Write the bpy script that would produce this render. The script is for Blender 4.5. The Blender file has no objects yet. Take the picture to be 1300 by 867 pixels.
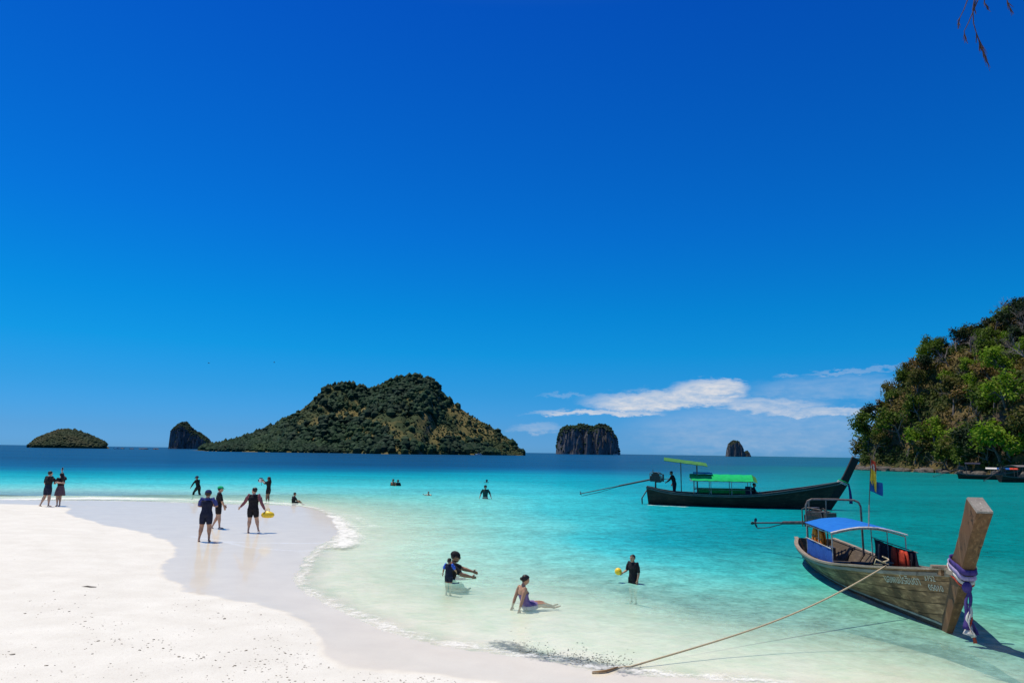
import bpy, bmesh, math, random
import numpy as np
from mathutils import Vector, Matrix

# ------------------------------------------------------------------ camera
SC = bpy.context.scene
COL = SC.collection
R = math.radians
F_PX, CX, CY, CAM_H = 867.0, 650.0, 433.5, 3.0          # 24 mm lens, photo 1300 x 867
PITCH = math.atan((574.2 - CY) / F_PX)
ROLL = 0.0151
cd = bpy.data.cameras.new('camera')
cam = bpy.data.objects.new('camera', cd); COL.objects.link(cam)
cd.sensor_width = 36.0; cd.lens = 36.0 * F_PX / 1300.0
cd.clip_start = 0.1; cd.clip_end = 60000
CAM_ROT = (Matrix.Rotation(PITCH, 3, 'X') @ Matrix.Rotation(R(90), 3, 'X') @ Matrix.Rotation(ROLL, 3, 'Z'))
cam.matrix_world = Matrix.Translation((0, 0, CAM_H)) @ CAM_ROT.to_4x4()
SC.camera = cam
cd.dof.use_dof = False

def ray(px, py):
    return CAM_ROT @ Vector(((px - CX) / F_PX, -(py - CY) / F_PX, -1.0))
def gp(px, py, z=0.0):
    """point on the horizontal plane z that shows at this pixel"""
    d = ray(px, py); t = (z - CAM_H) / d.z
    return Vector((d.x * t, d.y * t, z))
def at_dist(px, py, Y):
    """point at depth Y (metres ahead) that shows at this pixel"""
    d = ray(px, py); t = Y / d.y
    return Vector((d.x * t, Y, CAM_H + d.z * t))

# ------------------------------------------------------------------ sun, sky, exposure
TO_SUN = Vector((-0.30, 0.20, 1.0)).normalized()
SUN_EL = math.asin(TO_SUN.z); SUN_AZ = math.atan2(TO_SUN.x, TO_SUN.y)
sl = bpy.data.lights.new('sun', 'SUN'); sl.energy = 4.7; sl.angle = R(0.5); sl.color = (1.0, 0.92, 0.77)
sun = bpy.data.objects.new('sun', sl); COL.objects.link(sun)
sun.rotation_euler = TO_SUN.to_track_quat('Z', 'Y').to_euler(); sun.location = (-20, 10, 60)

W = bpy.data.worlds.new('World'); SC.world = W; W.use_nodes = True
SC.view_settings.view_transform = 'Standard'; SC.view_settings.look = 'None'
SC.view_settings.exposure = 0.0; SC.view_settings.gamma = 1.0
SC.view_settings.use_curve_mapping = False
SC.cycles.use_denoising = True
SC.cycles.max_bounces = 8; SC.cycles.transparent_max_bounces = 24
SC.cycles.diffuse_bounces = 3; SC.cycles.glossy_bounces = 3

class NT:
    """small node-tree writer"""
    def __init__(s, tree): s.t = tree; s.n = tree.nodes; s.l = tree.links
    def new(s, typ, **kw):
        n = s.n.new(typ)
        for k, v in kw.items(): setattr(n, k, v)
        return n
    def put(s, sock, v):
        if isinstance(v, bpy.types.NodeSocket): s.l.new(v, sock)
        else: sock.default_value = v
    def math(s, op, a, b=None, c=None, clamp=False):
        n = s.new('ShaderNodeMath', operation=op); n.use_clamp = clamp
        s.put(n.inputs[0], a)
        if b is not None: s.put(n.inputs[1], b)
        if c is not None: s.put(n.inputs[2], c)
        return n.outputs[0]
    def vmath(s, op, a, b=None):
        n = s.new('ShaderNodeVectorMath', operation=op); s.put(n.inputs[0], a)
        if b is not None: s.put(n.inputs[1], b)
        return n.outputs[0]
    def mix(s, f, a, b, blend='MIX'):
        n = s.new('ShaderNodeMix', data_type='RGBA', blend_type=blend)
        n.clamp_factor = True
        s.put(n.inputs[0], f); s.put(n.inputs[6], a); s.put(n.inputs[7], b)
        return n.outputs[2]
    def noise(s, vec, scale, detail=3, rough=0.55, dist=0.0, out=0):
        n = s.new('ShaderNodeTexNoise'); s.put(n.inputs['Vector'], vec)
        n.inputs['Scale'].default_value = scale; n.inputs['Detail'].default_value = detail
        n.inputs['Roughness'].default_value = rough; n.inputs['Distortion'].default_value = dist
        return n.outputs[out]
    def ramp(s, f, stops, interp='LINEAR'):
        n = s.new('ShaderNodeValToRGB'); e = n.color_ramp.elements
        n.color_ramp.interpolation = interp
        while len(e) < len(stops): e.new(0.5)
        for el, (p, c) in zip(e, stops):
            el.position = p; el.color = tuple(c) + ((1,) if len(c) == 3 else ())
        s.put(n.inputs[0], f); return n.outputs[0]
    def maprange(s, v, a, b, c=0.0, d=1.0, smooth=False):
        n = s.new('ShaderNodeMapRange'); n.clamp = True
        if smooth: n.interpolation_type = 'SMOOTHSTEP'
        s.put(n.inputs[0], v)
        for i, q in enumerate((a, b, c, d)): n.inputs[i + 1].default_value = q
        return n.outputs[0]
    def scalevec(s, vec, sc):
        n = s.new('ShaderNodeMapping'); s.put(n.inputs[0], vec); n.inputs[3].default_value = sc
        return n.outputs[0]
    def attr(s, name, out='Fac'):
        n = s.new('ShaderNodeAttribute'); n.attribute_name = name
        return n.outputs[out]

# sky: clear tropical sky, thin layered cloud low over the sea
w = NT(W.node_tree); w.n.clear()
sky = w.new('ShaderNodeTexSky', sky_type='NISHITA')
sky.sun_disc = False; sky.sun_elevation = SUN_EL; sky.sun_rotation = SUN_AZ
sky.altitude = 0; sky.air_density = 1.0; sky.dust_density = 0.15; sky.ozone_density = 3.0
tc = w.new('ShaderNodeTexCoord')
sp = w.new('ShaderNodeSeparateXYZ'); w.put(sp.inputs[0], tc.outputs['Generated'])
gx, gy, gz = sp.outputs
# deep polarised blue low down, whitened overhead as added fill for the blue shadows
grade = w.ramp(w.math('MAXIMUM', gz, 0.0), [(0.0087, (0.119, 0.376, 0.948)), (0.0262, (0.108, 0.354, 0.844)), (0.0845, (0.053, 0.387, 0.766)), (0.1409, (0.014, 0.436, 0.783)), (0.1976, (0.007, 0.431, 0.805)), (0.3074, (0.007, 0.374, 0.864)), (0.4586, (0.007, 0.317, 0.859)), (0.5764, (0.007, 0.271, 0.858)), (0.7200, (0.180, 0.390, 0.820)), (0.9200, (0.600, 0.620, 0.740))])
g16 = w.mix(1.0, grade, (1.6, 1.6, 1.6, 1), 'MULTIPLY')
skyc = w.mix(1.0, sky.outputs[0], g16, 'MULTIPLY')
az = w.math('ARCTAN2', gx, gy)                       # 0 = straight ahead, + = right
el = w.math('ARCSINE', gz)
cv = w.new('ShaderNodeCombineXYZ'); w.put(cv.inputs[0], az); w.put(cv.inputs[1], w.math('MULTIPLY', el, 3.2)); w.put(cv.inputs[2], 0.3)
n1 = w.noise(cv.outputs[0], 9.0, 6, 0.6)
n2 = w.noise(cv.outputs[0], 40.0, 7, 0.68)
azw = w.math('ADD', az, w.math('MULTIPLY', w.math('SUBTRACT', n1, 0.5), 0.10))
elw = w.math('ADD', el, w.math('ADD', w.math('MULTIPLY', w.math('SUBTRACT', n1, 0.5), 0.030), w.math('MULTIPLY', w.math('SUBTRACT', n2, 0.5), 0.024)))
def blob(a0, e0, ra, re, amt, p=1.0):
    da = w.math('DIVIDE', w.math('SUBTRACT', azw, a0), ra)
    de = w.math('DIVIDE', w.math('SUBTRACT', elw, e0), re)
    r = w.math('SQRT', w.math('ADD', w.math('POWER', w.math('ABSOLUTE', da), 2.0), w.math('POWER', w.math('ABSOLUTE', de), 2.0)))
    return w.math('MULTIPLY', w.maprange(r, 1.0, 0.42, 0.0, 1.0, True), amt)
def dirang(px, py):
    d = ray(px, py).normalized()
    return math.atan2(d.x, d.y), math.asin(d.z)
CL = [(850, 507, 130, 15, .85), (900, 496, 66, 17, .95), (922, 489, 36, 10, .9), (815, 513, 75, 13, .9), (760, 525, 105, 6, .8), (970, 514, 100, 14, .6), (1040, 524, 100, 9, .62),
      (675, 545, 38, 8, .25), (960, 545, 240, 40, .2), (1085, 471, 70, 4, .25), (1010, 474, 22, 4, .2), (720, 501, 45, 3.5, .18), (1060, 492, 150, 22, .2)]
cmask = None
for (px, py, rx, ry, amt) in CL:
    a0, e0 = dirang(px, py)
    a1, _ = dirang(px + rx, py); _, e1 = dirang(px, py - ry)
    b = blob(a0, e0, a1 - a0, e1 - e0, amt)
    cmask = b if cmask is None else w.math('MAXIMUM', cmask, b)
# thin streaks low round the rest of the horizon
st = w.math('MULTIPLY', w.maprange(n1, 0.56, 0.80), w.math('MULTIPLY', w.maprange(el, 0.005, 0.04), w.maprange(el, 0.16, 0.05)))
away = w.maprange(w.math('ABSOLUTE', az), 0.75, 1.1)
cmask = w.math('MAXIMUM', cmask, w.math('MULTIPLY', w.math('MULTIPLY', st, 0.5), away))
cm = w.math('MULTIPLY', cmask, w.maprange(n2, 0.25, 0.62, 0.6, 1.0), None, True)
csh = w.mix(w.maprange(n2, 0.35, 0.65), (6.6, 7.4, 8.6, 1), (9.0, 8.9, 9.1, 1))
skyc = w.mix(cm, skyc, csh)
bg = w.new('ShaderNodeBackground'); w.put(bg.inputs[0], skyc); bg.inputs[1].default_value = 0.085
wo = w.new('ShaderNodeOutputWorld'); w.l.new(bg.outputs[0], wo.inputs[0])

# ------------------------------------------------------------------ helpers
def link(o, parent=None):
    COL.objects.link(o)
    if parent is not None: o.parent = parent
    return o
def mesh_obj(name, verts, faces, mat=None, parent=None, smooth=False):
    m = bpy.data.meshes.new(name)
    if isinstance(verts, np.ndarray): verts = verts.tolist()
    if isinstance(faces, np.ndarray): faces = faces.tolist()
    m.from_pydata(verts, [], faces); m.update()
    if smooth: m.shade_smooth()
    o = bpy.data.objects.new(name, m)
    if mat is not None: m.materials.append(mat)
    return link(o, parent)
def empty(name, loc=(0, 0, 0), rz=0.0, parent=None):
    o = bpy.data.objects.new(name, None); o.location = loc; o.rotation_euler = (0, 0, rz)
    o.empty_display_size = 0.2
    return link(o, parent)
def tag(o, label, cat, group=None):
    o['label'] = label; o['category'] = cat
    if group: o['group'] = group
    return o
def copy_tree(o, parent=None):
    c = o.copy(); COL.objects.link(c); c.parent = parent
    for ch in o.children: copy_tree(ch, c)
    return c

class MB:
    """collects simple solids, builds one mesh"""
    def __init__(s): s.v = []; s.f = []
    def add(s, V, Fc):
        b = len(s.v); s.v += [tuple(p) for p in V]; s.f += [tuple(i + b for i in q) for q in Fc]; return s
    def box(s, c, d, M=None):
        V = [Vector((sx * d[0] / 2, sy * d[1] / 2, sz * d[2] / 2)) for sx in (-1, 1) for sy in (-1, 1) for sz in (-1, 1)]
        if M is not None: V = [M @ p for p in V]
        c = Vector(c)
        return s.add([p + c for p in V], [(0, 1, 3, 2), (4, 6, 7, 5), (0, 4, 5, 1), (2, 3, 7, 6), (0, 2, 6, 4), (1, 5, 7, 3)])
    def loft(s, rings, close=True):
        n = len(rings[0]); V = [p for r_ in rings for p in r_]; Fc = []
        for i in range(len(rings) - 1):
            for j in range(n):
                a, b = i * n + j, i * n + (j + 1) % n
                Fc.append((a, b, b + n, a + n))
        if close:
            Fc.append(tuple(range(n - 1, -1, -1))); Fc.append(tuple((len(rings) - 1) * n + j for j in range(n)))
        return s.add(V, Fc)
    def tube(s, pts, rad, n=8):
        pts = [Vector(p) for p in pts]
        if not hasattr(rad, '__len__'): rad = [rad] * len(pts)
        rings = []; ref = None
        for i, p in enumerate(pts):
            t = (pts[min(i + 1, len(pts) - 1)] - pts[max(i - 1, 0)]).normalized()
            if ref is None: ref = Vector((0, 0, 1)) if abs(t.z) < .9 else Vector((1, 0, 0))
            u = (ref - t * ref.dot(t)).normalized(); v = t.cross(u); ref = u
            rings.append([p + (u * math.cos(k * 2 * math.pi / n) + v * math.sin(k * 2 * math.pi / n)) * rad[i] for k in range(n)])
        return s.loft(rings)
    def ball(s, c, r, seg=10, rng=7):
        c = Vector(c); r = Vector(r) if hasattr(r, '__len__') else Vector((r, r, r))
        rings = []
        for i in range(1, rng):
            th = math.pi * i / rng
            rings.append([c + Vector((r.x * math.sin(th) * math.cos(k * 2 * math.pi / seg), r.y * math.sin(th) * math.sin(k * 2 * math.pi / seg), -r.z * math.cos(th))) for k in range(seg)])
        return s.loft(rings)
    def build(s, name, mat=None, parent=None, smooth=False):
        return mesh_obj(name, s.v, s.f, mat, parent, smooth)

def smoothstep(x, a, b):
    t = np.clip((x - a) / (b - a), 0, 1); return t * t * (3 - 2 * t)
def hashv(ix, iy, seed):
    h = (ix.astype(np.int64) * 374761393 + iy.astype(np.int64) * 668265263 + seed * 974711) & 0x7fffffff
    h = ((h ^ (h >> 13)) * 1274126177) & 0x7fffffff
    h = h ^ (h >> 16)
    return (h & 0xffff) / 65535.0
def vnoise(x, y, seed=0):
    ix = np.floor(x); iy = np.floor(y); fx = x - ix; fy = y - iy
    fx = fx * fx * (3 - 2 * fx); fy = fy * fy * (3 - 2 * fy)
    a = hashv(ix, iy, seed); b = hashv(ix + 1, iy, seed); c = hashv(ix, iy + 1, seed); d = hashv(ix + 1, iy + 1, seed)
    return (a * (1 - fx) + b * fx) * (1 - fy) + (c * (1 - fx) + d * fx) * fy
def fbm(x, y, oct=4, seed=0, gain=0.5):
    s = 0; a = 1; t = 0
    for i in range(oct):
        s = s + a * vnoise(x * 2 ** i, y * 2 ** i, seed + i * 17); t += a; a *= gain
    return s / t
def grid_faces(nx, ny):
    i = np.arange(nx - 1)[None, :] + np.arange(ny - 1)[:, None] * nx
    return np.stack([i, i + 1, i + 1 + nx, i + nx], -1).reshape(-1, 4)
def fattr(me, name, arr):
    a = me.attributes.new(name, 'FLOAT', 'POINT'); a.data.foreach_set('value', np.asarray(arr, np.float32).ravel())
def cattr(me, name, arr):
    a = me.attributes.new(name, 'FLOAT_COLOR', 'POINT')
    q = np.ones((len(arr), 4), np.float32); q[:, :3] = arr; a.data.foreach_set('color', q.ravel())

def principled(name, color, rough=0.6, spec=0.5, metallic=0.0):
    m = bpy.data.materials.new(name); m.use_nodes = True
    b = m.node_tree.nodes['Principled BSDF']
    b.inputs['Base Color'].default_value = tuple(color) + (1,)
    b.inputs['Roughness'].default_value = rough; b.inputs['Metallic'].default_value = metallic
    b.inputs['Specular IOR Level'].default_value = spec
    return m, NT(m.node_tree), b
def mat_var(name, c1, c2, scale=6.0, rough=0.6, bump=0.0, stretch=(1, 1, 1), spec=0.3, detail=5, lo=.35, hi=.65, coords='Object'):
    """two-tone worn surface"""
    m, t, b = principled(name, c1, rough, spec)
    tcx = t.new('ShaderNodeTexCoord'); v = t.scalevec(tcx.outputs[coords], stretch)
    n = t.noise(v, scale, detail, 0.6)
    t.put(b.inputs['Base Color'], t.mix(t.maprange(n, lo, hi), tuple(c1) + (1,), tuple(c2) + (1,)))
    if bump:
        bp = t.new('ShaderNodeBump'); bp.inputs['Strength'].default_value = bump; bp.inputs['Distance'].default_value = 0.02
        t.put(bp.inputs['Height'], n); t.put(b.inputs['Normal'], bp.outputs[0])
    return m
# ------------------------------------------------------------------ beach and sea
def crom(P, n=5):
    P = np.array(P, float); P = np.vstack([2 * P[0] - P[1], P, 2 * P[-1] - P[-2]]); out = []
    for i in range(1, len(P) - 2):
        p0, p1, p2, p3 = P[i - 1:i + 3]
        for k in range(n):
            t = k / n
            out.append(0.5 * (2 * p1 + (p2 - p0) * t + (2 * p0 - 5 * p1 + 4 * p2 - p3) * t * t + (3 * p1 - p0 - 3 * p2 + p3) * t ** 3))
    out.append(P[-2]); return np.array(out)
def px_line(L):
    return [tuple(gp(a, b).xy) for a, b in L]
WATER_PX = [(0, 634), (100, 635), (200, 637), (300, 640), (365, 641), (400, 646), (424, 660), (427, 678), (402, 697), (378, 722), (380, 745), (420, 770), (470, 793), (520, 809), (600, 824),
            (680, 836), (760, 848), (850, 858), (950, 866), (1100, 880), (1300, 900)]
DRY_PX = [(0, 641), (50, 643), (84, 646), (88, 655), (130, 667), (190, 681), (221, 700), (206, 728), (240, 753), (300, 767), (370, 785), (400, 810), (416, 836), (470, 853), (560, 864), (640, 872), (760, 884), (1000, 905), (1300, 940)]
water_line = crom([(-220, 46), (-80, 40.5)] + px_line(WATER_PX) + [(16, 3.2), (40, -14), (120, -60)])
dry_line = crom([(-220, 44), (-80, 38.2)] + px_line(DRY_PX) + [(18, 0.5), (40, -18), (110, -70)])
def sdist(X, Y, L, sign=True):
    """distance to an open line, + on the sea side (the region behind is closed far behind the camera)"""
    P = np.stack([X.ravel(), Y.ravel()], 1); best = np.full(len(P), 1e18)
    for a, b in zip(L[:-1], L[1:]):
        d = b - a; q = P - a; l2 = d @ d
        if l2 < 1e-9: continue
        t = np.clip(q @ d / l2, 0, 1)
        e = q - t[:, None] * d; r2 = (e * e).sum(1)
        best = np.minimum(best, r2)
    d = np.sqrt(best)
    if sign:
        Q = np.vstack([L, [(L[-1][0], -400), (-400, -400), (-400, L[0][1])]]); ins = np.zeros(len(P), bool)
        for a, b in zip(Q, np.roll(Q, -1, 0)):
            if a[1] == b[1]: continue
            c = (a[1] > P[:, 1]) != (b[1] > P[:, 1])
            ins ^= c & (P[:, 0] < (b[0] - a[0]) * (P[:, 1] - a[1]) / (b[1] - a[1]) + a[0])
        d = np.where(ins, -d, d)
    return d.reshape(X.shape)
DEPTH_PX = [(0, 632, .05), (0, 624, .35), (0, 615, 1.0), (0, 606, 1.7), (0, 599, 2.3), (0, 596, 4.5), (0, 590, 9), (0, 582, 14),
    (120, 630, .12), (250, 627, .35), (200, 616, 1.0), (200, 603, 2.0), (200, 598, 3.2), (200, 594, 7), (200, 586, 12),
    (340, 634, .22), (373, 637, .2), (400, 625, .6), (400, 612, 1.4), (400, 602, 2.2), (400, 595, 6), (400, 588, 11),
    (470, 640, .36), (500, 640, .42), (500, 627, .8), (500, 616, 1.1), (500, 606, 1.9), (500, 596, 6), (500, 588, 11),
    (544, 629, .85), (616, 633, .75), (618, 612, 1.5), (650, 602, 2.4), (650, 594, 6), (650, 586, 11),
    (450, 690, .15), (430, 740, .08), (450, 720, .13), (500, 680, .22), (500, 750, .14), (550, 700, .38), (570, 738, .36), (668, 768, .13), (690, 766, .13), (600, 745, .28), (640, 760, .15), (600, 790, .09), (700, 810, .1),
    (620, 660, .65), (700, 650, 1.2), (700, 700, .68), (720, 670, .85), (760, 685, 1.6), (840, 690, 1.9), (800, 640, 1.7), (760, 612, 2.4), (760, 600, 4.5), (760, 590, 9), (804, 740, .45), (760, 730, .5), (800, 770, .25), (800, 810, .13),
    (900, 700, 1.7), (900, 740, .8), (900, 780, .32), (900, 820, .15), (950, 665, 2.2), (950, 630, 2.7), (950, 610, 3.2), (950, 600, 5), (950, 590, 9),
    (1000, 740, 1.0), (1000, 780, .42), (1000, 820, .2), (1100, 790, .45), (1100, 820, .28), (1205, 800, .5), (1205, 835, .28), (1280, 800, .8), (1280, 845, .4), (1280, 740, 1.7), (1280, 700, 2.3), (1280, 650, 2.6),
    (1150, 640, 3.0), (1100, 610, 3.4), (1060, 592, 8), (1200, 625, 3.0), (1160, 605, 3.6)]
_c = []
for a, b, dd in DEPTH_PX:
    g = gp(a, b); _c.append((g.x / g.y * 1.6, math.log(g.y), math.log(dd + 0.04)))
_c = np.array(_c)
_K = np.sqrt(((_c[:, None, :2] - _c[None, :, :2]) ** 2).sum(-1) + .001)
_A = np.zeros((len(_c) + 3,) * 2); _A[:-3, :-3] = -_K + np.eye(len(_c)) * 0.05
_A[:-3, -3] = 1; _A[:-3, -2:] = _c[:, :2]; _A[-3:, :-3] = _A[:-3, -3:].T
_wt = np.linalg.solve(_A, np.r_[_c[:, 2], 0, 0, 0])
def rbf_depth(X, Y):
    sh = X.shape; X = X.ravel(); Y = np.maximum(Y.ravel(), 5.0)
    a = np.clip(X / Y, -.95, .95) * 1.6; l = np.log(Y); out = np.zeros(len(X))
    for i in range(0, len(X), 20000):
        s = slice(i, i + 20000)
        D = np.sqrt((a[s, None] - _c[:, 0]) ** 2 + (l[s, None] - _c[:, 1]) ** 2 + .001)
        out[s] = -D @ _wt[:-3] + _wt[-3] + _wt[-2] * a[s] + _wt[-1] * l[s]
    d = np.exp(np.clip(out, -6, 3)) - 0.04
    far = smoothstep(Y, 105, 180)
    return (np.maximum(d, 0.02) * (1 - far) + 16 * far).reshape(sh)
def bed(X, Y):
    """height of the sand, distance to the water line and to the dry-sand line"""
    X = np.asarray(X, float); Y = np.asarray(Y, float)
    wob = (fbm(X * .9, Y * .9, 3, 5) - .5) * .5 + (fbm(X * 3.1, Y * 3.1, 2, 9) - .5) * .12
    dw = sdist(X, Y, water_line) + wob * .7
    dd = -sdist(X, Y, dry_line) + wob * .8
    dep = rbf_depth(X, Y) * (1 - np.exp(-np.maximum(dw, 0) / 1.1))
    wet = np.clip(-dw, 0, None); dry = np.clip(dd, 0, None)
    frac = wet / (wet + np.clip(-dd, 0, None) + 1e-4)
    z = np.where(dw > 0, -dep - .004 * np.minimum(dw, 1), 0.05 * frac * smoothstep(wet, 0, 1.5) + .002)
    r = np.hypot(X, Y + 1)
    ripple = (fbm(X * .55, Y * .55, 4, 31) - .5) * .07 + (fbm(X * 2.7, Y * 2.7, 3, 41) - .5) * .025
    ztop = 0.05 + 0.55 * (1 - np.exp(-dry / 8.0)) + .75 * np.exp(-(r / 6.5) ** 2) * smoothstep(dry, 0, 4)
    z = np.where(dd > 0, ztop + ripple * smoothstep(dry, 0, 1.5), z)
    return z, dw, dd
def bed_z(x, y):
    return float(bed(np.array([x]), np.array([y]))[0][0])

def axis(segs):
    out = [segs[0][0]]
    for a, b, s0, s1 in segs:
        x = a
        while x < b - 1e-6:
            t = (x - a) / (b - a); x += s0 * (s1 / s0) ** t; out.append(min(x, b))
    return np.array(sorted(set(np.round(out, 4))))
xs = axis([(-220, -60, 12, 2), (-60, -14, 2, .2), (-14, 12, .13, .13), (12, 60, .2, 2), (60, 130, 2, 8)])
ys = axis([(-80, 2, 12, .4), (2, 8, .4, .12), (8, 16, .12, .12), (16, 45, .12, .35), (45, 170, .35, 5)])
GX, GY = np.meshgrid(xs, ys)
SZ, SDW, SDD = bed(GX, GY)

m, t, b = principled('sand_mat', (.7, .66, .6), .9, .25)
gt = t.new('ShaderNodeNewGeometry'); pos = gt.outputs['Position']
dry_a = t.attr('dry')
edge = t.noise(pos, 2.2, 4, .6)
dryf = t.maprange(t.math('ADD', dry_a, t.math('MULTIPLY', t.math('SUBTRACT', edge, .5), .35)), -0.12, .12, 0, 1, True)
fine = t.noise(pos, 60, 3, .7); mid = t.noise(pos, 1.3, 5, .6)
dryc = t.mix(t.maprange(mid, .35, .68), (.645, .63, .57, 1), (.715, .705, .645, 1))
dryc = t.mix(t.maprange(fine, .52, .74), dryc, (.52, .47, .41, 1))
wetc = t.mix(t.maprange(mid, .3, .7), (.67, .61, .49, 1), (.74, .68, .55, 1))
wetc = t.mix(t.maprange(fine, .55, .8), wetc, (.56, .50, .42, 1))
grit = t.math('MULTIPLY', t.maprange(t.noise(pos, 14, 4, .75), .60, .70), t.maprange(t.noise(pos, .5, 3, .6), .45, .65))
col = t.mix(dryf, wetc, dryc)
col = t.mix(t.attr('under'), col, (.80, .765, .66, 1))
col = t.mix(t.math('MULTIPLY', grit, t.math('MULTIPLY', dryf, .55)), col, (.30, .25, .2, 1))
weed = t.attr('weed')
wn = t.noise(pos, 9, 5, .75)
col = t.mix(t.maprange(t.math('ADD', weed, t.math('MULTIPLY', t.math('SUBTRACT', wn, .5), 1.9)), .62, .95, 0, .85), col, (.10, .095, .08, 1))
wash = t.attr('wash')
wm = t.maprange(t.math('ADD', wash, t.math('MULTIPLY', t.math('SUBTRACT', t.noise(pos, 7, 4, .7, .8), .5), 1.6)), .45, 1.0, 0, .8)
col = t.mix(t.math('MULTIPLY', wm, t.maprange(wash, .05, .3)), col, (.84, .83, .79, 1))
t.put(b.inputs['Base Color'], col)
t.put(b.inputs['Roughness'], t.maprange(dryf, 0, 1, .35, .95))
t.put(b.inputs['Coat Weight'], t.math('MULTIPLY', t.maprange(dryf, 0, .8, .32, 0), t.math('SUBTRACT', 1.0, t.attr('under'))))
b.inputs['Coat Roughness'].default_value = .06; b.inputs['Coat IOR'].default_value = 1.33
bp = t.new('ShaderNodeBump'); bp.inputs['Distance'].default_value = .03
t.put(bp.inputs['Strength'], t.maprange(dryf, 0, 1, .05, .55))
t.put(bp.inputs['Height'], t.math('ADD', t.noise(pos, 5, 5, .65), t.math('MULTIPLY', fine, .25)))
t.put(b.inputs['Normal'], bp.outputs[0])
cb = t.new('ShaderNodeBump'); cb.inputs['Strength'].default_value = .05; cb.inputs['Distance'].default_value = .02
t.put(cb.inputs['Height'], t.noise(pos, 3, 2, .5)); t.put(b.inputs['Coat Normal'], cb.outputs[0])
M_SAND = m
V = np.stack([GX.ravel(), GY.ravel(), SZ.ravel()], 1)
sand = mesh_obj('beach', V, grid_faces(len(xs), len(ys)), m, None, True); sand['kind'] = 'structure'
fattr(sand.data, 'dry', np.clip(SDD, -5, 5))
wl = np.array(px_line([(640, 815), (690, 832), (730, 837), (775, 846), (800, 850)]))
wd = sdist(GX, GY, crom(wl), False)
fattr(sand.data, 'weed', np.exp(-(wd / .42) ** 2))

fattr(sand.data, 'under', smoothstep(SDW, .05, .9))
wash = 0 * GX
for L, w_, am in [([(240, 682), (285, 688), (340, 690), (424, 689)], .14, .9), ([(285, 689), (320, 696), (375, 699), (418, 698)], .11, 1.0), ([(90, 641), (200, 644), (300, 648), (390, 652)], .25, .55), ([(330, 662), (380, 664), (420, 668)], .2, .4), ([(380, 700), (398, 712), (425, 716)], .1, .7)]:
    wash = np.maximum(wash, am * np.exp(-(sdist(GX, GY, crom(px_line(L), 4), False) / w_) ** 2))
fattr(sand.data, 'wash', wash)

# sea
xw = axis([(-20000, -300, 4000, 90), (-300, -60, 60, 3), (-60, -14, 3, .3), (-14, 14, .18, .18), (14, 60, .25, 2.5), (60, 300, 3, 60), (300, 20000, 90, 4000)])
yw = axis([(-60, 3, 10, .5), (3, 8, .4, .16), (8, 16, .16, .16), (16, 50, .16, .6), (50, 220, .6, 9), (220, 30000, 15, 6000)])
WX, WY = np.meshgrid(xw, yw)
wz, wdw, wdd = bed(np.clip(WX, -200, 200), np.clip(WY, -70, 170))
dep = np.maximum(-wz, 0)
far_m = np.maximum(smoothstep(WY, 120, 170), smoothstep(np.abs(WX), 130, 200)); dep = dep * (1 - far_m) + 16 * far_m
keep = (wdw > -0.6) | (far_m > .5)                 # drop the sea sheet under the beach
body = 1 - np.exp(-dep / .56)
DS = [0, .25, .6, 1.1, 1.8, 2.6, 4, 7, 12, 16]
CS = np.array([(.60, .76, .58), (.42, .76, .62), (.19, .66, .60), (.05, .48, .51), (.005, .30, .36), (0, .235, .32), (0, .15, .26), (0, .088, .20), (0, .066, .165), (0, .056, .145)])
wc = np.stack([np.interp(dep.ravel(), DS, CS[:, k]) for k in range(3)], 1)
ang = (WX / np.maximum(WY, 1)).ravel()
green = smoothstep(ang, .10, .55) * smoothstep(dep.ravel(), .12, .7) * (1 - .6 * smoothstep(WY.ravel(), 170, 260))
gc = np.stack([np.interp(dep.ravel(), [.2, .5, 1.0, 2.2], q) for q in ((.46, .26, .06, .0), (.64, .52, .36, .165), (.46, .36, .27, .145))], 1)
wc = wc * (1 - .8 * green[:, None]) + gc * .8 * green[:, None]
# foam: lace along the swash line, the small breaker beside the spit, thin wash lines
foam = np.exp(-((wdw - .14) / .24) ** 2) * 1.06
def strokes(L, wdt, amt):
    d = sdist(WX, WY, crom(px_line(L), 4), False)
    return amt * np.exp(-(d / wdt) ** 2)
STROKES = [([(418, 655), (432, 668), (440, 682), (432, 692)], .85, 1.2), ([(405, 650), (450, 655), (470, 668)], .7, .75), ([(420, 700), (445, 708), (478, 722)], .35, .55),
           ([(376, 728), (384, 748), (424, 772), (470, 795), (520, 811)], .28, .9), ([(520, 812), (600, 826), (690, 840)], .22, .55), ([(0, 634), (100, 632.5), (190, 633)], 1.1, 1.25), ([(0, 630), (60, 629), (130, 629.5)], .7, .6), ([(110, 631), (200, 633), (300, 636), (380, 640)], .9, 1.0),
           ([(455, 700), (500, 735), (560, 775), (640, 808)], .5, .34), ([(740, 851), (850, 861), (960, 868)], .2, .8), ([(560, 800), (680, 822), (790, 838)], .35, .4), ([(826, 641), (845, 642), (868, 643)], .35, 1.1)]
for L, wd_, am in STROKES: foam = np.maximum(foam, strokes(L, wd_, am))

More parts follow.
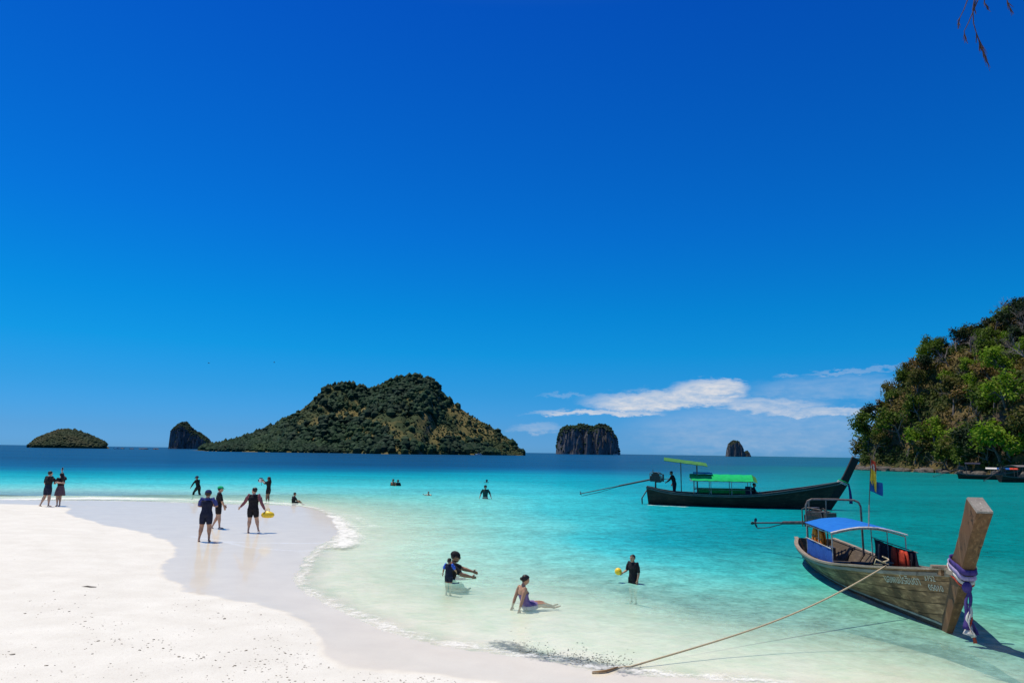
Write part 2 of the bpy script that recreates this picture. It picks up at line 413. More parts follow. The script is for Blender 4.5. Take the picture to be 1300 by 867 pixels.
m = bpy.data.materials.new('sea_mat'); m.use_nodes = True; t = NT(m.node_tree); t.n.clear()
pos = t.new('ShaderNodeNewGeometry').outputs['Position']
pv = t.scalevec(pos, (.95, 1, 1))
rA = t.noise(pv, 7.0, 5, .65, .5); rB = t.noise(pv, 1.6, 5, .65, .4); rC = t.noise(t.scalevec(pos, (.35, 1, 1)), .16, 4, .6); rD = t.noise(t.scalevec(pos, (.25, 1, 1)), .02, 4, .65)
hgt = t.math('ADD', t.math('MULTIPLY', rA, .10), t.math('ADD', t.math('MULTIPLY', rB, .42), t.math('MULTIPLY', rC, 1.4)))
bp = t.new('ShaderNodeBump'); bp.inputs['Strength'].default_value = .75; bp.inputs['Distance'].default_value = .35
t.put(bp.inputs['Height'], hgt); nrm = bp.outputs[0]
wcol = t.attr('wcol', 'Color')
var = t.math('ADD', t.math('MULTIPLY', t.maprange(rB, .34, .66, -.5, .5), .30), t.math('ADD', t.math('MULTIPLY', t.maprange(rC, .34, .66, -.5, .5), .20), t.math('MULTIPLY', t.maprange(rD, .3, .7, -.5, .5), .25)))
var = t.math('ADD', var, t.math('MULTIPLY', t.maprange(rA, .34, .66, -.5, .5), .42))
gain = t.math('MAXIMUM', t.math('ADD', 1.0, var), .62)
cc = t.vmath('MULTIPLY', wcol, t.new('ShaderNodeCombineXYZ').outputs[0]); cmb = cc.node.inputs[1].links[0].from_node
for i in range(3): t.put(cmb.inputs[i], gain)
dif = t.new('ShaderNodeBsdfDiffuse'); t.put(dif.inputs[0], cc)
tr = t.new('ShaderNodeBsdfTransparent')
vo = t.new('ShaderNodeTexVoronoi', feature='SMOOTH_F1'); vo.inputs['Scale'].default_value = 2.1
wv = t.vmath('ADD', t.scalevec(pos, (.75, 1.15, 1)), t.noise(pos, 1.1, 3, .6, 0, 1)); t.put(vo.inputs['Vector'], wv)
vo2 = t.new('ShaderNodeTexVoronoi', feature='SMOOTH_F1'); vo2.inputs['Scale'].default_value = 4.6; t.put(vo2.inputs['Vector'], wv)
caustic_net = t.math('ADD', t.math('MULTIPLY', t.maprange(vo.outputs[0], .1, .6), .55), t.math('MULTIPLY', t.maprange(vo2.outputs[0], .1, .6), .45))  # imitates caustics: bright light pattern painted into the transparent tint
t.put(tr.inputs[0], t.mix(caustic_net, (.82, .92, .84, 1), (1.0, 1.0, .98, 1)))
bodyf = t.math('MULTIPLY', t.attr('body'), t.math('ADD', 1.0, t.math('MULTIPLY', t.maprange(rB, .3, .7, -.5, .5), .22)), None, True)
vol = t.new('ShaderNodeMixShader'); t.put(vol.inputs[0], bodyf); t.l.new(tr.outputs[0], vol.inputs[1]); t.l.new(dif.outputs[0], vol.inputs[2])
fr = t.new('ShaderNodeFresnel'); fr.inputs[0].default_value = 1.33; t.l.new(nrm, fr.inputs[1])
gl = t.new('ShaderNodeBsdfGlossy'); gl.inputs['Roughness'].default_value = .16; gl.inputs[0].default_value = (1, 1, 1, 1); t.l.new(nrm, gl.inputs['Normal'])
sf = t.new('ShaderNodeMixShader'); t.put(sf.inputs[0], t.math('MINIMUM', t.math('MULTIPLY', fr.outputs[0], .34), .14))
t.l.new(vol.outputs[0], sf.inputs[1]); t.l.new(gl.outputs[0], sf.inputs[2])
fo = t.new('ShaderNodeBsdfDiffuse'); fo.inputs[0].default_value = (.80, .80, .76, 1)
fa = t.attr('foam')
fn = t.math('ADD', t.math('MULTIPLY', t.noise(pos, 2.3, 4, .6, .8), .5), t.math('MULTIPLY', t.noise(pos, 9, 4, .7, 1.2), .5))
fmask = t.maprange(t.math('ADD', fa, t.math('MULTIPLY', t.math('SUBTRACT', fn, .5), 2.6)), .60, 1.35, 0, .85, True)
fmask = t.math('MULTIPLY', fmask, t.maprange(fa, .02, .25))
fs = t.new('ShaderNodeMixShader'); t.put(fs.inputs[0], fmask); t.l.new(sf.outputs[0], fs.inputs[1]); t.l.new(fo.outputs[0], fs.inputs[2])
out = t.new('ShaderNodeOutputMaterial'); t.l.new(fs.outputs[0], out.inputs[0])
Fw = grid_faces(len(xw), len(yw))
Fw = Fw[keep.ravel()[Fw].any(1)]
sea = mesh_obj('sea', np.stack([WX.ravel(), WY.ravel(), 0 * WX.ravel()], 1), Fw, m, None, True); sea['kind'] = 'structure'
fattr(sea.data, 'body', body); fattr(sea.data, 'foam', foam); cattr(sea.data, 'wcol', wc)
# ------------------------------------------------------------------ islands
rng = np.random.default_rng(7)
def ico(sub):
    bm = bmesh.new(); bmesh.ops.create_icosphere(bm, subdivisions=sub, radius=1.0)
    v = np.array([p.co[:] for p in bm.verts]); f = np.array([[q.index for q in fc.verts] for fc in bm.faces]); bm.free(); return v, f
def lumpy(seed, sub=2, amt=.35, fr=1.7):
    v, f = ico(sub)
    n = fbm(v[:, 0] * fr + 5 + seed, v[:, 1] * fr + v[:, 2] * 2.3 + seed * 3, 3, seed)
    return v * (1 - amt / 2 + amt * n)[:, None], f
CROWN_T = [lumpy(i, 1, 1.1, 2.4) for i in range(6)]
def foliage_mat(name, stops, scale, transl=.15, attr=True, rough=.75, dark=None):
    m, t, b = principled(name, stops[0], rough, .15)
    pos = t.new('ShaderNodeNewGeometry').outputs['Position']
    n = t.noise(pos, scale, 4, .6)
    r = t.attr('tone') if attr else t.new('ShaderNodeObjectInfo').outputs['Random']
    f = t.math('ADD', t.math('MULTIPLY', n, .55), t.math('MULTIPLY', r, .5), None, True)
    k = len(stops)
    t.put(b.inputs['Base Color'], t.ramp(f, [(.15 + .7 * i / (k - 1), c) for i, c in enumerate(stops)]))
    if transl:
        tl = t.new('ShaderNodeBsdfTranslucent'); t.put(tl.inputs[0], t.mix(1.0, b.inputs['Base Color'].links[0].from_socket, (1.0, 1.25, .5, 1), 'MULTIPLY'))
        mx = t.new('ShaderNodeMixShader'); mx.inputs[0].default_value = transl
        o = t.n['Material Output']; t.l.new(b.outputs[0], mx.inputs[1]); t.l.new(tl.outputs[0], mx.inputs[2]); t.l.new(mx.outputs[0], o.inputs[0])
    return m
M_FAR_WOOD = foliage_mat('far_wood_mat', [(.004, .018, .010), (.007, .031, .014), (.014, .047, .017), (.045, .072, .018)], .05, 0)
def forest(name, P, size, label=None, mat=None, parent=None):
    """one mass of far crowns"""
    VV, FF, TT = [], [], []; b0 = 0
    kk = max(18.0, np.median(size) * 12); TN = fbm(P[:, 0] / kk, P[:, 2] / kk + P[:, 1] / kk, 3, 123)
    for i, (p, s) in enumerate(zip(P, size)):
        v, f = CROWN_T[rng.integers(len(CROWN_T))]
        a = rng.uniform(0, 6.28); c, sn = math.cos(a), math.sin(a)
        sc = s * np.array([rng.uniform(.8, 1.2), rng.uniform(.8, 1.2), rng.uniform(.7, 1.25)])
        q = v @ np.array([[c, sn, 0], [-sn, c, 0], [0, 0, 1]]) * sc + p + np.array([0, 0, s * .35])
        VV.append(q); FF.append(f + b0); TT.append(np.full(len(v), np.clip((TN[i] - .28) * 1.7, 0, 1) * .8 + rng.uniform(0, .2))); b0 += len(v)
    o = mesh_obj(name, np.vstack(VV), np.vstack(FF), mat or M_FAR_WOOD, parent, False)
    fattr(o.data, 'tone', np.concatenate(TT)); o['kind'] = 'stuff'
    return o
def rock_land_mat(name, grass, scrub, rock, sc):
    m, t, b = principled(name, grass[0], .9, .15)
    g = t.new('ShaderNodeNewGeometry'); pos = g.outputs['Position']
    s = t.new('ShaderNodeSeparateXYZ'); t.put(s.inputs[0], g.outputs['Normal'])
    n = t.noise(pos, sc, 5, .65); n2 = t.noise(pos, sc * 4.5, 5, .7)
    c = t.mix(t.maprange(n2, .35, .65), tuple(grass[0]) + (1,), tuple(grass[1]) + (1,))
    c = t.mix(t.maprange(n, .46, .56), c, tuple(scrub) + (1,))
    rc = t.mix(t.maprange(t.noise(t.scalevec(pos, (1, 1, .6)), sc * 5, 5, .7), .3, .7), tuple(rock[0]) + (1,), tuple(rock[1]) + (1,))
    c = t.mix(t.maprange(t.math('ADD', s.outputs[2], t.math('MULTIPLY', t.math('SUBTRACT', n2, .5), .5)), .30, .52, 1, 0), c, rc)
    t.put(b.inputs['Base Color'], c)
    bp = t.new('ShaderNodeBump'); bp.inputs['Strength'].default_value = .8; bp.inputs['Distance'].default_value = 2.0
    t.put(bp.inputs['Height'], n2); t.put(b.inputs['Normal'], bp.outputs[0])
    return m
M_HILL = rock_land_mat('island_grass_mat', [(.105, .098, .030), (.165, .128, .048)], (.030, .048, .018), [(.05, .045, .04), (.16, .13, .10)], .022)
M_KARST = rock_land_mat('karst_mat', [(.018, .026, .018), (.028, .038, .022)], (.016, .024, .016), [(.034, .040, .046), (.165, .158, .155)], .02)

def island(name, prof, Y, depth, n=(220, 70), tree_h=5, rough=6, seed=3, mat=None, power=1.6, gully=.16):
    """hill whose crest follows a skyline (px) at distance Y; returns sampler data"""
    P = np.array([at_dist(a, b, Y)[:] for a, b in prof]); s = P[:, 0]; h = np.maximum(P[:, 2] - tree_h * np.clip(P[:, 2] / 12, .0, 1), 0)
    xs_ = np.linspace(s[0], s[-1], n[0]); ts = np.linspace(-1, 1, n[1])
    X, T = np.meshgrid(xs_, ts)
    hh = np.interp(X, s, h)
    hmax = h.max(); wd = depth * np.clip(hh / hmax, .12, 1) ** .6 * (.85 + .4 * fbm(X / depth * 1.5, 0 * X, 2, seed))
    shift = (fbm(X / depth * 1.1 + 3, X * 0 + 2, 2, seed + 4) - .5) * depth * .35
    Yg = Y + T * wd + shift * (1 - np.abs(T))
    prof_t = 1 - np.abs(T) ** power
    nz = fbm(X / depth * 3.2, Yg / depth * 3.2, 5, seed + 9) - .5
    gl_ = np.abs(fbm(X / depth * 5, Yg / depth * 2.0, 3, seed + 20) - .5) * 2
    nz = nz * (.35 + .65 * smoothstep(np.abs(T), .05, .35)); Z = hh * prof_t * (1 - gully * (1 - gl_) * np.abs(T) ** .5 * 2) + nz * rough * np.clip(hh / hmax * 2, 0, 1) * np.minimum(1, (1 - np.abs(T)) * 5)
    Z = np.where(np.abs(T) > .985, -3, Z); Z[:, 0] = -3; Z[:, -1] = -3
    o = mesh_obj(name, np.stack([X.ravel(), Yg.ravel(), Z.ravel()], 1), grid_faces(*n), mat or M_HILL, None, True)
    o['kind'] = 'structure'
    return X, Yg, Z, T
def scatter(data, count, dens, smin, smax, front=True, seed=1, minz=.6):
    X, Yg, Z, T = data; rg = np.random.default_rng(seed); out = []; sz = []
    ny, nx = X.shape
    while len(out) < count:
        i = rg.integers(0, ny - 1, 4000); j = rg.integers(0, nx - 1, 4000); u = rg.random(4000)[:, None]; v = rg.random(4000)[:, None]
        p = np.stack([X, Yg, Z], -1)
        q = p[i, j] * (1 - u) * (1 - v) + p[i + 1, j] * u * (1 - v) + p[i, j + 1] * (1 - u) * v + p[i + 1, j + 1] * u * v
        ok = (q[:, 2] > minz) & (T[i, j] < .25) & (rg.random(4000) < dens(q, T[i, j]))
        out += list(q[ok]); sz += list(rg.uniform(smin, smax, ok.sum()))
    return np.array(out[:count]), np.array(sz[:count])

BIG = [(262, 572), (275, 566), (290, 561), (320, 552), (345, 541), (365, 527), (390, 509), (408, 491), (425, 482), (440, 482), (455, 486), (470, 489), (480, 487), (490, 477), (505, 472), (520, 470), (535, 470), (547, 474), (556, 481), (561, 496), (580, 510), (600, 524), (620, 535), (640, 551), (655, 563), (665, 577)]
d_big = island('island_hill', BIG, 760, 150, (260, 90), 2, 8, 3, None, 1.45, .24)
def dens_big(q, T):
    n = fbm(q[:, 0] / 42, q[:, 2] / 30 + q[:, 1] / 60, 4, 77)
    s = (q[:, 0] - at_dist(465, 500, 760).x) / 120
    mid_ = np.exp(-(s * 1.6) ** 2) * .17
    low = smoothstep(q[:, 2], 26, 6) * .16
    top = smoothstep(q[:, 2], 62, 72) * .3 * (q[:, 0] > at_dist(485, 500, 760).x)
    bare = np.exp(-(((q[:, 0] - at_dist(400, 520, 760).x) / 34) ** 2 + ((q[:, 2] - 48) / 26) ** 2)) * .2 + np.exp(-(((q[:, 0] - at_dist(590, 520, 760).x) / 34) ** 2 + ((q[:, 2] - 36) / 24) ** 2)) * .16
    return smoothstep(n + mid_ + low + top - bare, .50, .58) * .95 + .05
P_, S_ = scatter(d_big, 8500, dens_big, 0., 1., seed=5); S_ = .8 + 3.4 * S_ ** 2.6
forest('island_forest', P_, S_)
M_SCRUBFAR = foliage_mat('far_scrub_mat', [(.014, .034, .012), (.03, .052, .016), (.055, .07, .022), (.10, .09, .034)], .03, 0)
P_, S_ = scatter(d_big, 5200, lambda q, T: np.ones(len(q)), .45, 1.25, seed=15); forest('island_scrub', P_, S_, mat=M_SCRUBFAR)
# low wooded spur in front of its left foot
d_spur = island('island_spur', [(263, 572), (280, 566), (310, 560), (345, 557), (385, 560), (420, 565), (455, 571), (470, 577)], 640, 40, (90, 40), 3, 3, 8)
P_, S_ = scatter(d_spur, 1700, lambda q, T: np.ones(len(q)), .9, 2.4, seed=6, minz=.3); forest('spur_forest', P_, S_)
SM = [(48, 568), (51, 561), (58, 554), (70, 548), (84, 545), (98, 547), (111, 552), (122, 558), (129, 563), (132, 568)]
d_sm = island('wooded_islet', SM, 900, 42, (90, 50), 1, 4, 15, None, 2.2)
P_, S_ = scatter(d_sm, 2000, lambda q, T: np.ones(len(q)), 1.1, 3.0, seed=8, minz=.3); forest('islet_forest', P_, S_, mat=foliage_mat('dry_wood_mat', [(.010, .024, .011), (.02, .04, .015), (.04, .052, .02), (.065, .06, .028)], .06, 0))

def karst(name, prof, Y, depth, seed, trees=500):
    """sheer-sided limestone stack; outline is the seen skyline, walls near vertical"""
    P = np.array([at_dist(a, b, Y)[:] for a, b in prof]); s = P[:, 0]; h = np.maximum(P[:, 2], 0)
    wid = s[-1] - s[0]; nx, ny = 130, 60
    X, T = np.meshgrid(np.linspace(s[0], s[-1], nx), np.linspace(-1, 1, ny))
    hh = np.interp(X, s, h)
    u = (X - s[0]) / wid * 2 - 1
    Yg = Y + T * depth * np.sqrt(np.clip(1 - u * u * .85, .1, 1))
    col = fbm(X / wid * 16, Yg / wid * 16, 3, seed + 2) - .5
    wall = 1 - np.clip((np.abs(T) + col * .6 - .60) / .36, 0, 1) ** 1.1
    step = fbm(X / wid * 7, Yg / wid * 7 + 9, 4, seed) - .5
    Z = hh * wall * (1 - .18 * np.abs(T)) + step * hh.max() * .30 * (np.abs(T) < .9) * (hh > 2)
    Z = np.where(np.abs(T) > .985, -4, Z); Z[:, 0] = -4; Z[:, -1] = -4
    o = mesh_obj(name, np.stack([X.ravel(), Yg.ravel(), Z.ravel()], 1), grid_faces(nx, ny), M_KARST, None, False); o['kind'] = 'structure'
    q, sz = scatter((X, Yg, Z, T), trees, lambda q, T: np.where(q[:, 2] > .72 * np.interp(q[:, 0], s, h), 1., .22), wid * .008, wid * .019, seed=seed, minz=h.max() * .04)
    forest(name + '_forest', q, sz)
karst('limestone_islet', [(217, 569), (217.5, 552), (219, 545), (225, 541), (232, 537), (240, 540), (250, 547), (258, 552), (264, 559), (268, 569)], 1500, 36, 21, 800)
karst('limestone_stack', [(706, 578), (707, 566), (709, 553), (714, 545), (724, 541), (734, 539), (742, 541), (748, 543), (757, 541), (768, 541), (776, 546), (782, 555), (784, 568), (786, 578)], 2300, 95, 33, 900)
karst('sea_stack', [(922, 580), (923, 570), (925, 562), (931, 559), (938, 560), (941, 567), (944, 574), (949, 573), (953, 580)], 2600, 34, 44, 160)

# low reef rocks off the wooded islet
M_ROCK = mat_var('shore_rock_mat', (.035, .032, .03), (.14, .12, .10), 3.0, .85, .6)
def boulder(seed, sub=2):
    v, f = lumpy(seed, sub, .8, 1.4); v = v * np.array([1.2, .9, .6]); return v, f
BOULD = []
for i in range(4):
    v, f = boulder(50 + i); me = bpy.data.meshes.new('boulder'); me.from_pydata(v.tolist(), [], f.tolist()); me.materials.append(M_ROCK); BOULD.append(me)
for k, (px, wpx) in enumerate([(154, 7), (163, 5), (171, 6), (184, 7), (194, 8), (177, 4)]):
    p = at_dist(px, 568, 900); o = link(bpy.data.objects.new('reef_rock', BOULD[k % 4])); s = wpx / 867 * 900 / 2
    o.location = (p.x, 900 + (k % 3) * 8, .2); o.scale = (s, s, s * .55); o.rotation_euler.z = k * 1.3
    tag(o, 'low dark reef rock awash between the round wooded islet and the limestone islet', 'rock', 'reef rocks awash off the wooded islet')

# ------------------------------------------------------------------ headland on the right
shore = np.array([(150, 30), (112, 78), (95, 112), (90, 130), (93, 150), (89.5, 162), (87.5, 170), (90, 180), (100, 192), (125, 205), (190, 220), (300, 225), (300, 20)])
shore = np.vstack([crom(shore[:-2], 5), shore[-2:]])
def inland(X, Y):
    P = np.stack([X.ravel(), Y.ravel()], 1); best = np.full(len(P), 1e18); ins = np.zeros(len(P), bool)
    for a, b in zip(shore, np.roll(shore, -1, 0)):
        d = b - a; q = P - a; l2 = max(d @ d, 1e-9); tt = np.clip(q @ d / l2, 0, 1); e = q - tt[:, None] * d; best = np.minimum(best, (e * e).sum(1))
        if a[1] == b[1]: continue
        c = (a[1] > P[:, 1]) != (b[1] > P[:, 1])
        ins ^= c & (P[:, 0] < (b[0] - a[0]) * (P[:, 1] - a[1]) / (b[1] - a[1]) + a[0])
    return (np.sqrt(best) * np.where(ins, 1, -1)).reshape(X.shape)
def head_z(X, Y):
    X = np.asarray(X, float); Y = np.asarray(Y, float)
    e = inland(X, Y) + (fbm(X / 9, Y / 9, 3, 61) - .5) * 5
    ep = np.maximum(e, 0)
    z = 38 * (1 - np.exp(-ep / 15.5)) * smoothstep(ep, -3, 7) + np.minimum(e, 0) * .4 + .25
    z = z + (fbm(X / 16, Y / 16, 4, 63) - .5) * 9 * smoothstep(ep, 2, 14)
    return np.maximum(z, -3)
hx = axis([(76, 130, 1.1, 1.1), (130, 300, 1.5, 12)]); hy = axis([(26, 100, 5, 1.5), (100, 200, 1.2, 1.2), (200, 232, 1.5, 4)])
HX, HY = np.meshgrid(hx, hy)
HZ = head_z(HX, HY)
M_HEAD = rock_land_mat('headland_mat', [(.11, .088, .032), (.18, .125, .05)], (.04, .05, .016), [(.04, .033, .028), (.16, .11, .07)], .09)
hl = mesh_obj('headland', np.stack([HX.ravel(), HY.ravel(), HZ.ravel()], 1), grid_faces(len(hx), len(hy)), M_HEAD, None, True); hl['kind'] = 'structure'
# dry scrub and creepers that cover the slope as one mass
def leaf_cloud(C, rad, nleaf, size, seed, flat=.6):
    rg = np.random.default_rng(seed); n = len(C) * nleaf
    d = rg.normal(size=(n, 3)); d /= np.linalg.norm(d, axis=1)[:, None]
    r = np.repeat(np.asarray(rad), nleaf)[:, None]
    c = np.repeat(C, nleaf, 0) + d * r * (rg.random((n, 1)) ** .4) * np.array([1, 1, flat])
    nn = d + rg.normal(size=(n, 3)) * .7 + np.array([0, 0, .5]); nn /= np.linalg.norm(nn, axis=1)[:, None]
    a = np.cross(nn, rg.normal(size=(n, 3))); a /= np.linalg.norm(a, axis=1)[:, None]; b = np.cross(nn, a)
    s = (size * rg.uniform(.6, 1.3, n))[:, None]
    V = np.stack([c - a * s, c + b * s * .55, c + a * s, c - b * s * .55], 1).reshape(-1, 3)
    return V, np.arange(4 * n).reshape(-1, 4)
rg = np.random.default_rng(3)
U = np.stack([rg.uniform(84, 150, 9000), rg.uniform(95, 200, 9000)], 1)
uz = head_z(U[:, 0], U[:, 1]); ok = (uz > 1.2) & (U[:, 0] / U[:, 1] < .86)
Cs = np.c_[U, uz][ok][:2600]; tone = fbm(Cs[:, 0] / 9, Cs[:, 1] / 9 + Cs[:, 2] / 7, 3, 90)
V, Fc = leaf_cloud(Cs + np.array([0, 0, .6]), np.random.default_rng(4).uniform(.8, 2.0, len(Cs)), 26, .34, 12)
M_SCRUB = foliage_mat('dry_scrub_mat', [(.025, .05, .012), (.05, .08, .016), (.09, .10, .022), (.17, .125, .036), (.10, .08, .038)], .12, .2)
o = mesh_obj('headland_scrub', V, Fc, M_SCRUB); o['kind'] = 'stuff'
fattr(o.data, 'tone', np.repeat(np.clip((tone - .3) * 2.2 - .45 * smoothstep(Cs[:, 2], 13, 3), 0, 1), 26 * 4))
# boulders along the foot
cand = [p for p in crom(shore[10:40], 3) if 104 < p[1] < 182]
for k in range(34):
    p = cand[int((k + .5) * len(cand) / 34)]; s = rg.uniform(.7, 1.9)
    o = link(bpy.data.objects.new('shore_boulder', BOULD[k % 4])); o.location = (p[0] + rg.uniform(-1.2, .8), p[1] + rg.uniform(-.8, .8), .15); o.scale = (s, s, s); o.rotation_euler = (0, 0, rg.uniform(0, 6))
    tag(o, 'dark weathered boulder at the water line under the headland trees', 'boulder', 'boulders along the foot of the headland')

# trees
def make_branches(mb, p, d, L, r, depth, rg, spread=.6, nseg=3, kids=3, gravity=.04, ends=None):
    pts = [p]; dd = d.copy()
    for i in range(nseg):
        dd = (dd + Vector(rg.normal(size=3)) * .14 + Vector((0, 0, gravity))).normalized()
        pts.append(pts[-1] + dd * (L / nseg))
    mb.tube(pts, [r * (1 - .5 * i / nseg) for i in range(nseg + 1)], 5 if r > .05 else 3)
    if depth == 0:
        if ends is not None: ends.append(pts[-1])
        return
    if ends is not None and depth == 1: ends.append(pts[-1])
    for k in range(kids):
        f = rg.uniform(.45, 1.0); q = pts[min(nseg, max(1, int(round(f * nseg))))]
        ax = Vector(rg.normal(size=3)); side = (ax - dd * ax.dot(dd)).normalized()
        nd = (dd + side * rg.uniform(.5, 1.3) * spread * 1.4).normalized()
        make_branches(mb, q, nd, L * rg.uniform(.55, .8), r * .55, depth - 1, rg, spread, nseg, kids, gravity, ends)
M_BARK = mat_var('tree_bark_mat', (.09, .075, .06), (.22, .19, .165), 4, .9, .4)
M_BARE = mat_var('bare_bark_mat', (.15, .12, .11), (.27, .23, .21), 4, .9, .3)
def leafy_proto(seed, H, spread, nl, lsize, crown_r, kids=4):
    rg = np.random.default_rng(seed); mb = MB(); ends = []
    make_branches(mb, Vector((0, 0, -.4)), Vector((rg.uniform(-.2, .2), rg.uniform(-.2, .2), 1)), H * .5, H * .035, 2, rg, spread, 3, kids, .08, ends)
    tr = bpy.data.meshes.new('trunk'); tr.from_pydata([tuple(v) for v in mb.v], [], mb.f); tr.materials.append(M_BARK)
    C = np.array([e[:] for e in ends]); dC = np.linalg.norm((C - np.median(C, 0))[:, :2], axis=1); C = C[dC < 1.3 * np.median(dC)]; C = np.vstack([C, C + rg.normal(size=C.shape) * crown_r * .45])
    V, Fc = leaf_cloud(C, rg.uniform(.55, 1.15, len(C)) * crown_r, nl, lsize, seed + 1, .7)
    cr = bpy.data.meshes.new('crown'); cr.from_pydata(V.tolist(), [], Fc.tolist()); cr.materials.append(None)
    fattr(cr, 'tone', np.repeat(rg.uniform(.1, .9, len(C)), nl * 4))
    return tr, cr
def bare_proto(seed, H, spread, depth=4):
    rg = np.random.default_rng(seed); mb = MB()
    make_branches(mb, Vector((0, 0, -.4)), Vector((rg.uniform(-.25, .1), 0, 1)), H * .42, H * .022, depth, rg, spread, 3, 3, .03)
    a = bpy.data.meshes.new('bare_branches'); a.from_pydata([tuple(v) for v in mb.v], [], mb.f); a.materials.append(None)
    return a
LEAFY = [leafy_proto(100 + i, 8.0, sp, 40, .30, 1.6) for i, sp in enumerate([.75, .9, .6, .8, 1.0])]
BARE = [bare_proto(200 + i, 9.0, sp, 4) for i, sp in enumerate([.6, .75, .5])]
LM = {'bright': foliage_mat('bright_leaf_mat', [(.08, .14, .010), (.15, .24, .016), (.23, .33, .028)], .4, .3),
      'mid': foliage_mat('mid_leaf_mat', [(.036, .066, .010), (.075, .12, .014), (.13, .175, .024)], .4, .25),
      'dark': foliage_mat('dark_leaf_mat', [(.010, .020, .009), (.018, .036, .013), (.03, .055, .018)], .4, .15),
      'olive': foliage_mat('olive_leaf_mat', [(.06, .065, .016), (.10, .10, .026), (.17, .13, .04)], .4, .25),
      'tan': foliage_mat('tan_leaf_mat', [(.12, .085, .032), (.19, .125, .045), (.24, .16, .065)], .4, .25)}
LAB = {'bright': 'bright yellow green leafy tree ', 'mid': 'mid green bushy tree ', 'dark': 'dark evergreen tree with dense crown ', 'olive': 'olive green tree with thin crown ', 'tan': 'tree with withered tan leaves ', 'bare': 'leafless grey branched tree '}
WHERE = lambda e: 'at the foot of the headland near the boulders' if e < 4 else 'just above the shore trees of the headland' if e < 9 else 'halfway up the headland slope' if e < 18 else 'high on the upper headland slope' if e < 28 else 'along the crest of the headland'
def put_tree(x, y, s, kind, proto=None, rz=None, label=None):
    ee = float(inland(np.array([x]), np.array([y]))[0])
    z = float(head_z(np.array([x]), np.array([y]))[0])
    r = rz if rz is not None else random.uniform(0, 6.28)
    t0 = empty('bare_tree' if kind == 'bare' else 'tree', (x, y, max(z, .1) - .15), r); t0.scale = (s, s, s)
    if kind == 'bare':
        o = link(bpy.data.objects.new('branches', BARE[proto if proto is not None else random.randrange(3)]), t0)
        o.material_slots[0].link = 'OBJECT'; o.material_slots[0].material = M_BARE
    else:
        tr, cr = LEAFY[proto if proto is not None else random.randrange(5)]
        link(bpy.data.objects.new('trunk', tr), t0); o = link(bpy.data.objects.new('crown', cr), t0)
        o.material_slots[0].link = 'OBJECT'; o.material_slots[0].material = LM[kind]
    wh = WHERE(ee)
    tag(t0, label or LAB[kind] + ('small ' if False else '') + wh, 'tree', ('leafless' if kind == 'bare' else kind + ' leaved') + ' trees ' + wh)
random.seed(4)
pts = []
tries = 0
rg = np.random.default_rng(21)
while len(pts) < 105 and tries < 6000:
    tries += 1
    x, y = rg.uniform(86, 140), rg.uniform(104, 190)
    if x / y > .80 or x / y < .47: continue
    e = float(inland(np.array([x]), np.array([y]))[0])
    if e < 1.0 or e > 42: continue
    if any((x - a) ** 2 + (y - b) ** 2 < 3.6 ** 2 for a, b, _ in pts): continue
    pts.append((x, y, e))
for k in range(22):                                   # the row of crowns along the water's edge
    p = cand[int((k + .5) * len(cand) / 22)]; x, y = p[0] + rg.uniform(1.2, 3.0), p[1] + rg.uniform(-1, 1)
    if .5 < x / y < .82 and y < 161: pts.append((x, y, 1.5))
for x, y, e in pts:
    u = rg.random(); n = float(fbm(np.array([x / 11]), np.array([y / 11]), 2, 5)[0])
    if e < 6: kind = 'bright' if u < .30 else 'mid' if u < .66 else 'olive' if u < .85 else 'dark'
    elif e < 16: kind = ['mid', 'bare', 'olive', 'mid', 'bright', 'tan', 'dark'][int((u * .6 + n * .45) * 7) % 7]
    else: kind = ['dark', 'olive', 'bare', 'mid', 'mid', 'dark', 'bright', 'bare'][int(u * 8) % 8]
    s = rg.uniform(.75, 1.12) * (.9 if kind != 'bare' else 1.1)
    if e < 7: s = rg.uniform(.85, 1.2)
    put_tree(x, y, s, kind)
put_tree(90.3, 171, .75, 'mid', 4, .5, 'leaning green tree overhanging the water at the tip of the headland')
# ------------------------------------------------------------------ long-tail boats
def wood_mat(name, c1, c2, c3, stain=None, grain=(.35, 6, 6), rough=.75):
    m, t, b = principled(name, c1, rough, .3)
    tcx = t.new('ShaderNodeTexCoord'); v = tcx.outputs['Object']
    g = t.noise(t.scalevec(v, grain), 5, 6, .65, .6); big = t.noise(v, 1.7, 4, .6); sp_ = t.noise(t.scalevec(v, (1.4, 1, 1)), 4.0, 4, .7)
    c = t.mix(t.maprange(g, .32, .68), tuple(c1) + (1,), tuple(c2) + (1,))
    c = t.mix(t.maprange(big, .42, .62), c, tuple(c3) + (1,))
    c = t.mix(t.maprange(g, .56, .74, 0, .55), c, tuple(x * 1.9 for x in c2) + (1,))
    if stain: c = t.mix(t.maprange(sp_, .61, .70, 0, .85), c, tuple(stain) + (1,))
    t.put(b.inputs['Base Color'], c)
    bp = t.new('ShaderNodeBump'); bp.inputs['Strength'].default_value = .5; bp.inputs['Distance'].default_value = .01
    t.put(bp.inputs['Height'], g); t.put(b.inputs['Normal'], bp.outputs[0])
    return m
M_HULL1 = wood_mat('weathered_hull_mat', (.14, .070, .033), (.39, .225, .115), (.085, .046, .023), (.13, .042, .011), (.2, 2.4, 2.4))
M_HULL2 = wood_mat('tarred_hull_mat', (.022, .015, .010), (.075, .05, .033), (.03, .022, .016), (.09, .05, .025), (.15, 2.0, 2.0))
M_POST1 = wood_mat('bow_timber_mat', (.045, .026, .015), (.19, .105, .055), (.13, .062, .028), (.018, .011, .007), (3.2, 3.2, .12))
M_POST2 = wood_mat('dark_bow_timber_mat', (.016, .012, .01), (.03, .024, .02), (.02, .018, .016), None, (6, 6, .35))
